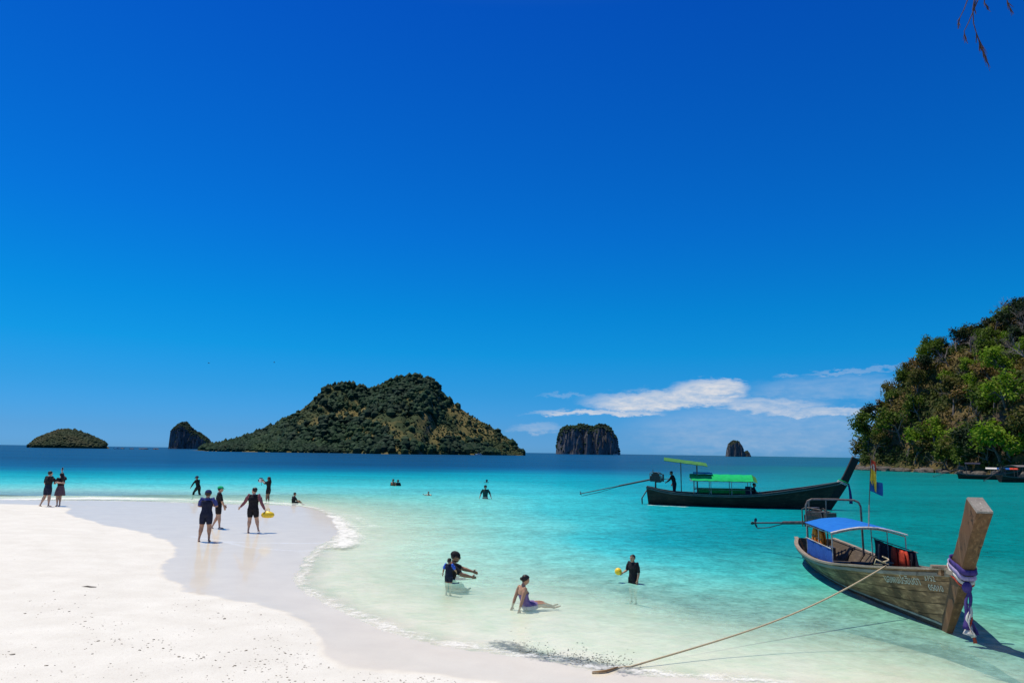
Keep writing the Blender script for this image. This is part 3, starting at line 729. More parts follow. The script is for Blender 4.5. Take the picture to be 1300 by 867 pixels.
M_ENDGR = wood_mat('end_grain_mat', (.24, .22, .19), (.36, .33, .29), (.20, .18, .16), (.10, .08, .06), (6, 6, 6))
M_RAIL1 = wood_mat('gunwale_mat', (.20, .16, .12), (.36, .30, .235), (.24, .19, .145), (.09, .06, .04), (.2, 2.4, 2.4))
M_RAIL2 = wood_mat('dark_gunwale_mat', (.10, .09, .085), (.20, .18, .17), (.13, .115, .11), None)
M_FLOOR = wood_mat('deck_mat', (.07, .05, .036), (.13, .10, .07), (.09, .068, .045), (.035, .025, .018))
M_BOOT = mat_var('antifouling_mat', (.018, .018, .018), (.05, .048, .042), 5, .7)
M_STRIPE = mat_var('water_line_paint_mat', (.16, .17, .16), (.36, .37, .35), 4, .7)
M_PIPE = mat_var('pipe_mat', (.16, .15, .145), (.10, .06, .04), 9, .5, 0, (1, 1, 1), .5)
M_PIPEW = mat_var('white_pipe_mat', (.52, .52, .50), (.28, .22, .17), 9, .55)
M_IRON = mat_var('engine_iron_mat', (.02, .02, .021), (.07, .05, .04), 12, .45, 0, (1, 1, 1), .5)
M_STEEL = principled('shaft_steel_mat', (.10, .095, .09), .4, .5, .6)[0]
def cloth_mat(name, c1, c2, scale=5, transl=.25):
    m, t, b = principled(name, c1, .8, .2)
    v = t.new('ShaderNodeTexCoord').outputs['Object']; n = t.noise(v, scale, 4, .6)
    c = t.mix(t.maprange(n, .35, .7), tuple(c1) + (1,), tuple(c2) + (1,)); t.put(b.inputs['Base Color'], c)
    bp = t.new('ShaderNodeBump'); bp.inputs['Strength'].default_value = .35; bp.inputs['Distance'].default_value = .03; t.put(bp.inputs['Height'], n); t.put(b.inputs['Normal'], bp.outputs[0])
    if transl:
        tl = t.new('ShaderNodeBsdfTranslucent'); t.put(tl.inputs[0], c); mx = t.new('ShaderNodeMixShader'); mx.inputs[0].default_value = transl
        t.l.new(b.outputs[0], mx.inputs[1]); t.l.new(tl.outputs[0], mx.inputs[2]); t.l.new(mx.outputs[0], t.n['Material Output'].inputs[0])
    return m
M_BLUE = cloth_mat('blue_tarp_mat', (.012, .17, .62), (.02, .22, .70)); M_GREEN = cloth_mat('green_tarp_mat', (.0, .50, .13), (.01, .60, .19))
M_OLIVE = cloth_mat('pale_green_sheet_mat', (.06, .24, .055), (.10, .30, .08)); M_ORANGE = cloth_mat('life_jacket_mat', (.72, .17, .015), (.82, .26, .03), 9, 0)
M_REDJ = cloth_mat('red_jacket_mat', (.42, .04, .02), (.55, .07, .03), 9, 0); M_NAVY = cloth_mat('navy_canvas_mat', (.012, .015, .035), (.03, .03, .05), 6, .05)
M_DBLUE = cloth_mat('faded_blue_canvas_mat', (.02, .08, .34), (.03, .11, .42), 7, .15)
M_PURPLE = cloth_mat('purple_ribbon_mat', (.045, .03, .16), (.09, .06, .24), 14, .1); M_WHITE = cloth_mat('white_ribbon_mat', (.55, .53, .50), (.75, .73, .70), 14, .2)
M_RED = cloth_mat('red_ribbon_mat', (.42, .05, .03), (.5, .09, .05), 14, .1); M_YEL = cloth_mat('yellow_flag_mat', (.72, .56, .05), (.8, .66, .10), 9, .3)
M_FBLUE = cloth_mat('blue_flag_mat', (.01, .10, .38), (.02, .15, .45), 9, .3); M_LILAC = cloth_mat('lilac_ribbon_mat', (.30, .24, .45), (.42, .36, .58), 14, .15)
M_ROPE = mat_var('rope_mat', (.42, .33, .20), (.56, .47, .32), 60, .9)
M_PAINT = mat_var('white_lettering_mat', (.62, .62, .56), (.40, .40, .34), 18, .8)
M_TYRE = mat_var('rubber_mat', (.015, .015, .015), (.03, .03, .03), 8, .8)
M_WHITEB = principled('white_gelcoat_mat', (.75, .76, .77), .35, .5)[0]

class Hull:
    def __init__(s, L, beam, stern_b, sheer, keel=-.28, rake=.45, stern_z=.0):
        s.L, s.beam, s.stern_b, s.sheerp, s.keelz, s.rake = L, beam, stern_b, sheer, keel, rake
    def sheer(s, u): return float(np.interp(u, [p[0] for p in s._sm()[0]], [p[1] for p in s._sm()[0]]))
    def _sm(s):
        if not hasattr(s, '_c'):
            c = crom(np.array(s.sheerp), 8); s._c = ([(a, b) for a, b in c],)
        return s._c
    def keel(s, u): return s.keelz * (1 - .9 * smoothstep(np.array(1 - u), .12, 0) * .6) + .35 * float(smoothstep(np.array(u), .12, 0)) * .6
    def half(s, u):
        pts = np.array([(0, s.stern_b), (.12, s.stern_b + (s.beam - s.stern_b) * .55), (.3, s.beam * .95), (.48, s.beam), (.64, s.beam * .92), (.78, s.beam * .70), (.90, s.beam * .38), (1.0, .07)])
        return float(np.interp(u, crom(pts, 6)[:, 0], crom(pts, 6)[:, 1])) if False else float(np.interp(u, s._hb()[0], s._hb()[1]))
    def _hb(s):
        if not hasattr(s, '_h'):
            c = crom(np.array([(0, s.stern_b), (.12, s.stern_b + (s.beam - s.stern_b) * .55), (.3, s.beam * .95), (.48, s.beam), (.64, s.beam * .92), (.78, s.beam * .70), (.90, s.beam * .38), (1.0, .07)]), 6); s._h = (c[:, 0], c[:, 1])
        return s._h
    def pt(s, u, v, side, off=0.0):
        """u 0 stern..1 bow, v 0 keel..1 sheer"""
        k, h = s.keel(u), s.sheer(u); z = k + (h - k) * v
        y = s.half(u) * (v ** (.42 + .35 * max(0, u - .6) / .4)) * (.90 + .10 * v)
        x = u * s.L + s.rake * max(0, u - .7) / .3 * ((z + .1) / (h + .1)) + (-.12 * v if u < .02 else 0)
        return Vector((x, side * (y + off), z))
    def pt_xz(s, x, z, side, off):
        u = x / s.L
        for _ in range(6):
            k, h = s.keel(min(u, 1)), s.sheer(min(u, 1)); v = max(0, min(1, (z - k) / (h - k)))
            u = min(1.0, (x - s.rake * max(0, u - .7) / .3 * ((z + .1) / (h + .1))) / s.L)
        p = s.pt(u, v, side); q = s.pt(min(1, u + .01), v, side); w_ = s.pt(u, min(1, v + .02) if v < .97 else v - .02, side)
        n = (q - p).cross(w_ - p).normalized()
        if n.y * side < 0: n = -n
        return Vector((x, p.y, z)) + n * off
def build_hull(root, H, mats, nstr=6, nu=44, floor_z=.02, boot=True):
    us = [i / (nu - 1) for i in range(nu)]
    hull_m, rail_m = mats['hull'], mats['rail']
    # inner shell with deck boards
    mb = MB(); n = 12
    for side in (-1, 1):
        V = []; Fc = []
        for i, u in enumerate(us):
            for j in range(n):
                V.append(H.pt(u, .02 + .97 * j / (n - 1), side, -.045 if H.half(u) > .09 else -.02))
        for i in range(nu - 1):
            for j in range(n - 1):
                a = i * n + j; q = (a, a + 1, a + n + 1, a + n); Fc.append(q if side > 0 else q[::-1])
        mb.add(V, Fc)
    hull = mb.build('hull', mats.get('inner', M_FLOOR), root, True)
    # strakes, each its own plank, lapped by a few millimetres
    for side in (-1, 1):
        for k in range(nstr):
            v0, v1 = k / nstr, (k + 1) / nstr; V = []; Fc = []
            for i, u in enumerate(us):
                e = .0 if k == 0 else .006
                V += [H.pt(u, v0 + .004, side, .0), H.pt(u, v1 - .004, side, .0)]
                V += [H.pt(u, v0 + .004, side, -.03), H.pt(u, v1 - .004, side, -.03)]
                for q in (-4, -3): V[q].y += side * (.002 if (k % 2 == 0) else .0)
            m4 = 4
            for i in range(nu - 1):
                a = i * m4; b_ = a + m4
                for (p, q) in ((0, 1), (1, 3), (3, 2), (2, 0)):
                    fc = (a + p, a + q, b_ + q, b_ + p); Fc.append(fc if side < 0 else fc[::-1])
            mesh_obj('plank', V, Fc, hull_m, hull, True).data.set_sharp_from_angle(angle=R(28))
    # transom
    mb = MB(); ring = [H.pt(0, v, -1) for v in np.linspace(1, .0, 8)] + [H.pt(0, v, 1) for v in np.linspace(.1, 1, 7)]
    mb.loft([[p + Vector((-.02, 0, 0)) for p in ring], [p + Vector((.03, 0, 0)) for p in ring]]); mb.build('transom', hull_m, hull)
    if boot:
        for side in (-1, 1):
            for nm, z0, z1, of, mm in (('bottom_paint', -.2, .085, .012, M_BOOT), ('paint_line', .085, .125, .0135, M_STRIPE)):
                V = []; Fc = []
                for i, u in enumerate(us):
                    for z in (z0, z1):
                        k, h = H.keel(u), H.sheer(u); v = max(.02, (z - k) / (h - k)); V.append(H.pt(u, v, side, of))
                for i in range(nu - 1):
                    a = 2 * i; q = (a, a + 1, a + 3, a + 2); Fc.append(q if side > 0 else q[::-1])
                mesh_obj(nm, V, Fc, mm, hull, True)
    # gunwale cap and rubbing strake
    for side in (-1, 1):
        cap = []; rub = []
        for u in us:
            p = H.pt(u, 1.0, side); w2 = min(.07, H.half(u) * .5 + .03)
            cap.append([p + Vector((0, side * .035, -.005)), p + Vector((0, side * .035, .035)), p + Vector((0, -side * w2, .035)), p + Vector((0, -side * w2, -.005))])
            q = H.pt(u, .93, side); rub.append([q + Vector((0, side * .0, -.035)), q + Vector((0, side * .03, -.03)), q + Vector((0, side * .03, .03)), q + Vector((0, side * .0, .035))])
        MB().loft(cap).build('gunwale', rail_m, root); MB().loft(rub).build('rubbing_strake', mats.get('rub', rail_m), root)
    # deck boards
    nb = int(H.L * .86 / .32)
    for i in range(nb):
        u0 = (.05 + .32 * i / H.L); u1 = (.05 + .32 * (i + .94) / H.L)
        V = []
        for u in (u0, u1):
            k, h = H.keel(u), H.sheer(u); zf = floor_z + max(0, (u - .72)) * 1.9 + max(0, .12 - u) * 2.2; v = (zf - k) / (h - k)
            w2 = abs(H.pt(u, min(v, .95), 1).y) - .04
            for dz in (0, .025): V += [Vector((u * H.L, -w2, zf + dz)), Vector((u * H.L, w2, zf + dz))]
        mesh_obj('deck_board', V, [(0, 2, 3, 1), (4, 5, 7, 6), (2, 6, 7, 3), (0, 1, 5, 4), (0, 4, 6, 2), (1, 3, 7, 5)], mats.get('deck', M_FLOOR), hull)
    # frames (ribs) inside and two thwarts
    for i in range(9):
        u = .12 + .085 * i
        for side in (-1, 1):
            pts_ = [H.pt(u, v, side, -.07) for v in np.linspace(.3, .97, 6)]
            MB().tube(pts_, .03, 4).build('rib', mats.get('inner', M_FLOOR), hull)
    return hull
def sweep_rect(path, fore, lat):
    """square timber along x,z points; fore-aft and lateral size per point"""
    rings = []
    for i, (x, z) in enumerate(path):
        a = Vector((path[min(i + 1, len(path) - 1)][0] - path[max(i - 1, 0)][0], 0, path[min(i + 1, len(path) - 1)][1] - path[max(i - 1, 0)][1])).normalized()
        nx = Vector((a.z, 0, -a.x)); f, l = fore[i] / 2, lat[i] / 2; c = .12 * min(f, l)
        o = Vector((x, 0, z))
        rings.append([o + nx * sx + Vector((0, sy, 0)) for sx, sy in ((f - c, -l), (f, -l + c), (f, l - c), (f - c, l), (-f + c, l), (-f, l - c), (-f, -l + c), (-f + c, -l))])
    return MB().loft(rings)
def ribbon(pts, wdt, nrm, th=.006):
    pts = [Vector(p) for p in pts]; rings = []
    for i, p in enumerate(pts):
        t_ = (pts[min(i + 1, len(pts) - 1)] - pts[max(i - 1, 0)]).normalized()
        n_ = nrm[i] if isinstance(nrm, list) else nrm
        n_ = Vector(n_); n_ = (n_ - t_ * n_.dot(t_)).normalized(); s_ = t_.cross(n_); w_ = (wdt[i] if hasattr(wdt, '__len__') else wdt) / 2
        rings.append([p - s_ * w_ - n_ * th, p + s_ * w_ - n_ * th, p + s_ * w_ + n_ * th, p - s_ * w_ + n_ * th])
    return MB().loft(rings)
def sheet(grid, th=.01):
    """cloth from a grid of points"""
    ny, nx = len(grid), len(grid[0]); V = [p for r_ in grid for p in r_]; top = len(V)
    V = [Vector(p) for p in V] + [Vector(p) - Vector((0, 0, th)) for p in V]; Fc = []
    for i in range(ny - 1):
        for j in range(nx - 1):
            a = i * nx + j; Fc.append((a, a + 1, a + nx + 1, a + nx)); Fc.append(tuple(top + q for q in (a, a + nx, a + nx + 1, a + 1)))
    bd = [j for j in range(nx)] + [i * nx + nx - 1 for i in range(1, ny)] + [(ny - 1) * nx + j for j in range(nx - 2, -1, -1)] + [i * nx for i in range(ny - 2, 0, -1)]
    for a, b_ in zip(bd, bd[1:] + bd[:1]): Fc.append((b_, a, a + top, b_ + top))
    return MB().add(V, Fc)
def engine(root, at, yaw, shaft_len, drop, s=1.0):
    """car-type motor on a swivel post with a long propeller shaft; local x forward"""
    e = MB(); A = Vector(at); Mz = Matrix.Rotation(yaw, 3, 'Z')
    P = lambda x, y, z: A + Mz @ Vector((x * s, y * s, z * s))
    e.box(P(0, 0, .22), (.62 * s, .32 * s, .34 * s), Mz); e.box(P(.0, .0, .45), (.5 * s, .2 * s, .14 * s), Mz)
    e.box(P(.18, .0, .06), (.3 * s, .26 * s, .12 * s), Mz)
    eng = e.build('engine', M_IRON, root)
    for i in range(4): MB().tube([P(-.2 + .13 * i, .16, .32), P(-.2 + .13 * i, .24, .30), P(-.2 + .13 * i, .27, .2)], .028 * s, 6).build('exhaust_pipe', M_PIPE, eng)
    MB().tube([P(.33, 0, .2), P(.38, 0, .2)], .17 * s, 14).build('flywheel', M_IRON, eng)
    MB().tube([P(-.05, .02, .5), P(-.05, .02, .62)], .12 * s, 12).build('air_filter', M_IRON, eng)
    MB().tube([P(-.15, -.12, .5), P(-.15, -.12, .78)], .022 * s, 6).build('exhaust_stack', M_PIPE, eng)
    MB().box(P(.46, 0, .28), (.10 * s, .42 * s, .44 * s), Mz).build('radiator', M_IRON, eng)
    MB().tube([P(.40, .0, .5), P(.2, .05, .6), P(.0, .1, .5)], .03 * s, 6).build('coolant_hose', M_TYRE, eng)
    MB().tube([P(-.34, -.2, .06), P(-.34, -.2, .55), P(-.2, -.2, .62), P(.3, -.2, .58), P(.42, -.2, .06)], .018 * s, 6).build('engine_cradle', M_PIPE, eng)
    MB().tube([P(-.34, .2, .06), P(-.34, .2, .5), P(.3, .2, .52), P(.42, .2, .06)], .018 * s, 6).build('engine_cradle', M_PIPE, eng)
    MB().tube([P(-.3, 0, .3), P(-.36, 0, .3)], .11 * s, 10).build('clutch_housing', M_PIPE, eng)
    MB().tube([P(.3, .1, .18), P(.75, .14, .22), P(1.25, .1, .2)], .02 * s, 6).build('tiller', M_PIPE, root)
    MB().tube([P(0, 0, .06), P(0, 0, -.62)], .05 * s, 8).build('swivel_post', M_IRON, root)
    tip = P(-shaft_len, 0, -drop); st_ = P(-.3, 0, .16); mid_ = st_.lerp(tip, .45)
    MB().tube([st_, mid_], .05 * s, 8).build('shaft_sleeve', M_IRON, root)
    sh = MB().tube([mid_, tip], .026 * s, 8).build('propeller_shaft', M_STEEL, root)
    d = (tip - st_).normalized(); side = Vector((0, 0, 1)).cross(d).normalized(); up = d.cross(side)
    hub = MB(); hub.tube([tip - d * .05, tip + d * .06], .04 * s, 8); hub.build('propeller_hub', M_STEEL, sh)
    for k in range(3):
        a = k * 2.094; r_ = side * math.cos(a) + up * math.sin(a); q = d.cross(r_)
        ribbon([tip + r_ * .03 * s, tip + r_ * .11 * s, tip + r_ * .17 * s], [.05 * s, .10 * s, .05 * s], (q * .3 + d).normalized(), .006).build('propeller_blade', M_STEEL, sh)
    MB().tube([mid_ + Vector((0, 0, -.03)), mid_.lerp(tip, .5) + Vector((0, 0, -.14 * s)), tip - d * .1 - Vector((0, 0, .16 * s))], .014, 6).build('skeg_guard', M_IRON, sh)
    return eng

# ---- near boat
stern_w = gp(1016, 711) + Vector((.55, .15, 0)); bow_w = gp(1203, 802)
def boat_root(name, a, b):
    d = b - a; r_ = empty(name, (a.x, a.y, 0), math.atan2(d.y, d.x)); return r_, d.length
near, L1 = boat_root('longtail_boat', stern_w, bow_w)
tag(near, 'weathered grey brown wooden boat with blue awning moored by a rope in the shallows', 'boat')
H1 = Hull(L1, 1.0, .54, [(0, .60), (.15, .50), (.35, .47), (.55, .56), (.72, .73), (.86, .93), (1.0, 1.15)], -.26, .68)
hull1 = build_hull(near, H1, dict(hull=M_HULL1, rail=M_RAIL1), 6, 46)
PATH1 = [(L1 - .20, -.30), (L1 - .04, .0), (L1 + .28, .5), (L1 + .62, 1.0), (L1 + .93, 1.42), (L1 + 1.25, 1.86), (L1 + 1.54, 2.27)]
_q = np.linspace(0, 6, 25); _rp = np.random.default_rng(9)
_jit = lambda a, s_: [float(np.interp(x, range(7), a)) + _rp.uniform(-s_, s_) for x in _q]
PATHS = [(float(x), float(z)) for x, z in crom(np.array(PATH1), 4)]
post = sweep_rect(PATHS, _jit([.12, .18, .32, .44, .33, .34, .37], .010), _jit([.09, .10, .14, .20, .205, .22, .24], .007)).build('bow_post', M_POST1, near)
top = Vector((PATH1[-1][0], 0, PATH1[-1][1])); axd = Vector((.29, 0, .41)).normalized(); nxd = Vector((axd.z, 0, -axd.x))
mb = MB(); mb.loft([[top + axd * h + nxd * sx * .18 * q + Vector((0, sy * .118 * q, 0)) for sx, sy in ((1, -1), (1, 1), (-1, 1), (-1, -1))] for h, q in ((.001, 1), (.035, .95))]); mb.build('end_grain', M_ENDGR, post)
MB().box((L1 + .42, 0, 1.10), (.62, .30, .07)).build('bow_block', M_RAIL1, near)
mb = MB(); mb.tube([(L1 + .44, -.36, 1.16), (L1 + .44, .36, 1.16)], .035, 8); mb.build('bow_peg', M_RAIL1, near)
mb = MB(); mb.box((L1 + .28, 0, 1.06), (.30, .40, .10)); mb.build('breasthook', M_HULL1, near)
# lettering on the camera side
def lettering(body, x0, z0, hgt, name, H, parent, side, width=None, slope=0.0):
    cu = bpy.data.curves.new(name, 'FONT'); cu.body = body; cu.size = 1.0; cu.resolution_u = 3
    to = bpy.data.objects.new(name, cu); COL.objects.link(to)
    bpy.context.view_layer.update(); dg = bpy.context.evaluated_depsgraph_get()
    me = bpy.data.meshes.new_from_object(to.evaluated_get(dg)); bpy.data.objects.remove(to)
    co = np.array([v.co[:] for v in me.vertices]); co[:, 0] -= co[:, 0].min(); k = hgt / .72; kx = (width / co[:, 0].max()) if width else k
    bm = bmesh.new(); bm.from_mesh(me); bmesh.ops.triangulate(bm, faces=bm.faces)
    bmesh.ops.subdivide_edges(bm, edges=[e for e in bm.edges if e.calc_length() > .25], cuts=1)
    mn = min(v.co.x for v in bm.verts)
    for v in bm.verts:
        xx = x0 + (v.co.x - mn) * kx; v.co = H.pt_xz(xx, z0 + v.co.y * k + (xx - x0) * slope, side, .0145)
    bm.to_mesh(me); bm.free(); me.materials.clear(); me.materials.append(M_PAINT)
    return link(bpy.data.objects.new(name, me), parent)
lettering('นอพนปรอินดา', L1 - 1.30, .60, .15, 'painted_name', H1, hull1, -1, 1.02, .13)
lettering('3752', L1 - .12, .845, .095, 'painted_number', H1, hull1, -1, .26, .10)
lettering('05010', L1 - .10, .685, .105, 'painted_number', H1, hull1, -1, .36, .10)
# awning: pipe frame, blue sheet, side cloths
yl, yr = -.80, .80
XR, XF, ZR = L1 * .28, L1 * .55, 1.22
g1 = lambda x: H1.sheer(x / L1)
aw = empty('awning', (0, 0, 0), 0, near)
for x in (XR, XF):
    for y in (yl, yr): MB().tube([(x, y, g1(x) - .1), (x, y, ZR)], .014, 6).build('awning_post', M_PIPEW, aw)
for x in ((XR + XF) / 2,):
    for y in (yl, yr): MB().tube([(x, y, g1(x) - .1), (x, y, ZR)], .012, 6).build('awning_post', M_PIPEW, aw)
arc = lambda x, n=9, dz=0: [(x, yl + (yr - yl) * k / (n - 1), ZR + .15 * math.sin(math.pi * k / (n - 1)) + dz) for k in range(n)]
for x in (XR, (XR + XF) / 2, XF): MB().tube(arc(x), .016, 6).build('roof_bow', M_PIPEW, aw)
for k in (0, 4, 8): MB().tube([arc(XR)[k], arc(XF)[k]], .012, 6).build('roof_rail', M_PIPEW, aw)
rgs = np.random.default_rng(2)
gr = []
for i in range(9):
    x = XR - .06 + (XF - XR + .10) * i / 8; row = []
    for k in range(9):
        q = arc(x, 9, .055)[k]; sag = -.035 * math.sin(math.pi * (i % 4) / 4) * math.sin(math.pi * k / 8)
        row.append((x, q[1] * 1.04, q[2] + sag + rgs.uniform(-.006, .006)))
    gr.append(row[:9])
sheet(gr).build('blue_roof_sheet', M_BLUE, aw)
pale = []
for k in range(9): q = arc(XF + .05, 9, .05)[k]; pale.append([(XF + .03, q[1] * 1.04, q[2] + .006), (XF + .09, q[1] * 1.04, q[2] - .006)])
sheet(pale, .02).build('roof_edge_strip', M_WHITE, aw)
def side_cloth(name, y, x0, x1, z0, z1, mat, n=10):
    gr = [[(x0 + (x1 - x0) * j / n, y + .025 * math.sin(j * 1.9 + i), z0 + (z1 - z0) * i / 3 - .03 * math.sin(math.pi * j / n) * (i / 3)) for j in range(n + 1)] for i in range(4)]
    V = [Vector(p) for r_ in gr for p in r_]; V2 = [p + Vector((0, .008, 0)) for p in V]; nx = n + 1; Fc = []; t_ = len(V)
    for i in range(3):
        for j in range(n):
            a = i * nx + j; Fc += [(a, a + 1, a + nx + 1, a + nx), (t_ + a, t_ + a + nx, t_ + a + nx + 1, t_ + a + 1)]
    MB().add(V + V2, Fc).build(name, mat, aw, True)
side_cloth('side_cloth', yl - .03, XR + .02, XF - .02, g1(XR) + .02, g1(XR) + .42, M_DBLUE)
side_cloth('side_cloth', yr + .02, XR + .1, XF + .55, g1(XR) + .02, g1(XR) + .46, M_NAVY, 14)
MB().tube([(XR, yl - .03, g1(XR) + .42), (XF, yl - .03, g1(XR) + .42)], .012, 6).build('side_rail', M_PIPEW, aw)
MB().tube([(XR, yr + .02, g1(XR) + .47), (XF + .6, yr + .02, g1(XR) + .47)], .012, 6).build('side_rail', M_PIPE, aw)
# tall pipe hoop at the stern
XH = L1 * .235; ZH = 1.86; yh = .70
hoop = [(XH, -yh, .42), (XH, -yh, ZH - .16), (XH, -yh + .05, ZH - .05), (XH, -yh + .16, ZH), (XH, 0, ZH + .01), (XH, yh - .16, ZH), (XH, yh - .05, ZH - .05), (XH, yh, ZH - .16), (XH, yh, .42)]
hp = MB().tube(hoop, .028, 8).build('stern_hoop', M_PIPE, near)
MB().tube([(XH, -.18, ZH), (XH - .02, -.18, .6)], .018, 6).build('hoop_upright', M_PIPE, hp)
MB().tube([(XH, -yh, ZH - .34), (XH, -.18, ZH - .34)], .012, 6).build('hoop_crossbar', M_PIPE, hp)
MB().tube([(XF - .3, .25, .1), (XF - .3, .32, 1.0)], .022, 6).build('standing_pole', M_PIPE, near)
engine(near, (.45, -.05, .92), R(36), 2.4, .05)
# benches
for x in (L1 * .30, L1 * .42, L1 * .60):
    MB().box((x, 0, .30), (.28, 1.30, .035)).build('thwart', M_FLOOR, near)
MB().box((L1 * .12, -.1, .36), (.5, .6, .3)).build('fuel_box', M_IRON, near)
MB().box((L1 * .36, .3, .22), (.5, .35, .3)).build('cool_box', M_NAVY, near)
MB().tube([(L1 * .70 + .22 * math.cos(q), .0 + .22 * math.sin(q), .30 + .012 * q) for q in np.linspace(0, 18, 50)], .018, 6).build('coiled_line', M_ROPE, near)
MB().tube([(L1 * .3, .35, .3), (L1 * .55, .5, .62)], .02, 6).build('paddle', M_RAIL1, near)
# stern rudder frame hanging on the transom
MB().tube([(-.12, -.25, .45), (-.38, -.3, .12), (-.36, -.3, -.2), (-.05, -.25, -.15)], .022, 6).build('rudder_frame', M_PIPE, near)
# flag staff and flags
fx, fy, fz = XF, .02, ZR + .15
stf = MB().tube([(fx, fy, fz - .02), (fx + .02, fy + .04, fz + .55)], .014, 6).build('flagstaff', M_PIPEW, near)
MB().tube([(fx + .02, fy + .04, fz + .55), (fx + .05, fy + .14, fz + 1.62)], .010, 6).build('staff_tip', M_IRON, stf)
def flag(name, p0, p1, fly, drop, mat, seed):
    p0, p1 = Vector(p0), Vector(p1); rr = np.random.default_rng(seed); gr = []
    for i in range(6):
        a = p0.lerp(p1, i / 5); row = []
        for j in range(7):
            q = j / 6; row.append(a + Vector((.035 * math.sin(q * 7 + i * .5), 0, 0)) + Vector(fly) * q + Vector((0, 0, -drop * q * (1.0 - .55 * i / 5))))
        gr.append(row)
    V = [p for r_ in gr for p in r_]; V2 = [p + Vector((.004, 0, 0)) for p in V]; t_ = len(V); Fc = []
    for i in range(5):
        for j in range(6):
            a = i * 7 + j; Fc += [(a, a + 1, a + 8, a + 7), (t_ + a, t_ + a + 7, t_ + a + 8, t_ + a + 1)]
    return MB().add(V + V2, Fc).build(name, mat, stf, True)
S = lambda q: Vector((fx + .02 + .03 * q, fy + .04 + .10 * q, fz + .55 + 1.07 * q))
flag('blue_flag', S(.30), S(.52), (0, .27, 0), .12, M_FBLUE, 1)
flag('yellow_flag', S(.50), S(.80), (0, .11, 0), .26, M_YEL, 2)
flag('red_pennant', S(.84), S(.99), (0, .10, 0), .20, M_RED, 3)
flag('white_pennant', S(.80), S(.9), (0, .07, 0), .10, M_WHITE, 4)

def world_of(root, p): return Matrix.Translation(root.location) @ Matrix.Rotation(root.rotation_euler.z, 4, 'Z') @ Vector(p)
def life_jacket(root, p, rz, mat, label, s=1.0):
    w_ = world_of(root, p); e = empty('life_jacket', w_, root.rotation_euler.z + rz); e.scale = (s, s, s)
    for sx in (-1, 1):
        rings = []
        for z, wd_, th in ((0, .085, .03), (.1, .10, .05), (.24, .10, .05), (.36, .075, .04), (.45, .05, .03)):
            c = Vector((sx * (.11 - .06 * max(0, z - .3) / .15), 0, z)); rings.append([c + Vector((wd_ * math.cos(a), th * math.sin(a), 0)) for a in np.linspace(0, 2 * math.pi, 10, endpoint=False)])
        MB().loft(rings).build('front_panel', mat, e, True)
    MB().loft([[Vector((wd_ * math.cos(a), .07 + th * math.sin(a), z)) for a in np.linspace(0, 2 * math.pi, 12, endpoint=False)] for z, wd_, th in ((.02, .17, .025), (.25, .19, .035), (.40, .15, .03), (.47, .10, .02))]).build('back_panel', mat, e, True)
    for z in (.12, .26): MB().tube([(-.20, -.045, z), (0, -.06, z), (.20, -.045, z)], .012, 5).build('strap', M_IRON, e)
    return tag(e, label, 'life jacket', None)
life_jacket(near, (XR + .32, -.68, .72), 0, M_ORANGE, 'bright orange life jacket hanging beside the rear awning post of the near boat')
life_jacket(near, (XR + .86, -.68, .70), 0, M_ORANGE, 'orange life jacket hanging above the blue side cloth, next to the middle awning post')
life_jacket(near, (XF + .30, .66, .50), R(180), M_REDJ, 'red life jacket at the bow end of the dark side cloth', .95)
life_jacket(near, (XF - .15, .65, .52), R(180), M_REDJ, 'dark red life jacket against the middle of the dark side cloth', .95)
# sash round the bow post
sr = empty('prow_sash', world_of(near, (L1 + .60, 0, .2)), near.rotation_euler.z)
tag(sr, 'purple white and red offering ribbons knotted round the bow post', 'sash')
O = Vector((L1 + .60, 0, .2))
def wrap(z, dz, mat, nm, ww, grow):
    f, l = .215 + grow, .122 + grow
    c = Vector((PATH1[3][0] + (z - 1.0) * .70, 0, z)) - O
    loop = []
    for k in range(25):
        a = 2 * math.pi * k / 24; cx, sx_ = math.cos(a), math.sin(a)
        loop.append(c + Vector((f * math.copysign(abs(cx) ** .5, cx), l * math.copysign(abs(sx_) ** .5, sx_), dz * -cx)))
    nn = [Vector((math.cos(2 * math.pi * k / 24), math.sin(2 * math.pi * k / 24), 0)) for k in range(25)]
    ribbon(loop, ww, nn, .008).build(nm, mat, sr, True)
wrap(1.26, .10, M_PURPLE, 'purple_wrap', .085, .012); wrap(1.18, .12, M_LILAC, 'lilac_wrap', .07, .016); wrap(1.11, .13, M_WHITE, 'white_wrap', .05, .013); wrap(1.06, .13, M_RED, 'red_wrap', .03, .018)
kx = PATH1[3][0] + .30 - O.x
mb = MB(); mb.ball((kx, -.02, .72), (.075, .075, .10), 10, 7); mb.build('knot', M_PURPLE, sr, True)
def tail(dx, dy, z0, z1, w0, w1, mat, nm, tw):
    n = 12; P_ = []; N_ = []; Wd = []
    for i in range(n):
        q = i / (n - 1); P_.append(Vector((kx + dx * q + .025 * math.sin(q * 6 + tw), -.02 + dy * q + .02 * math.sin(q * 8 + tw * 2), z0 + (z1 - z0) * q)))
        N_.append(Vector((math.cos(tw + q * 1.6), math.sin(tw + q * 1.6), 0))); Wd.append(w0 + (w1 - w0) * q ** 1.5)
    ribbon(P_, Wd, N_, .007).build(nm, mat, sr, True)
tail(.02, .05, .70, -.02, .07, .13, M_PURPLE, 'purple_tail', .2); tail(-.03, -.04, .68, .05, .06, .12, M_PURPLE, 'purple_tail', 1.2)
tail(.05, .0, .46, -.05, .03, .17, M_WHITE, 'white_tail', .0); tail(.0, -.05, .42, -.03, .03, .15, M_WHITE, 'white_tail', .9); tail(.04, .02, .30, -.14, .03, .07, M_RED, 'red_tail', .4)
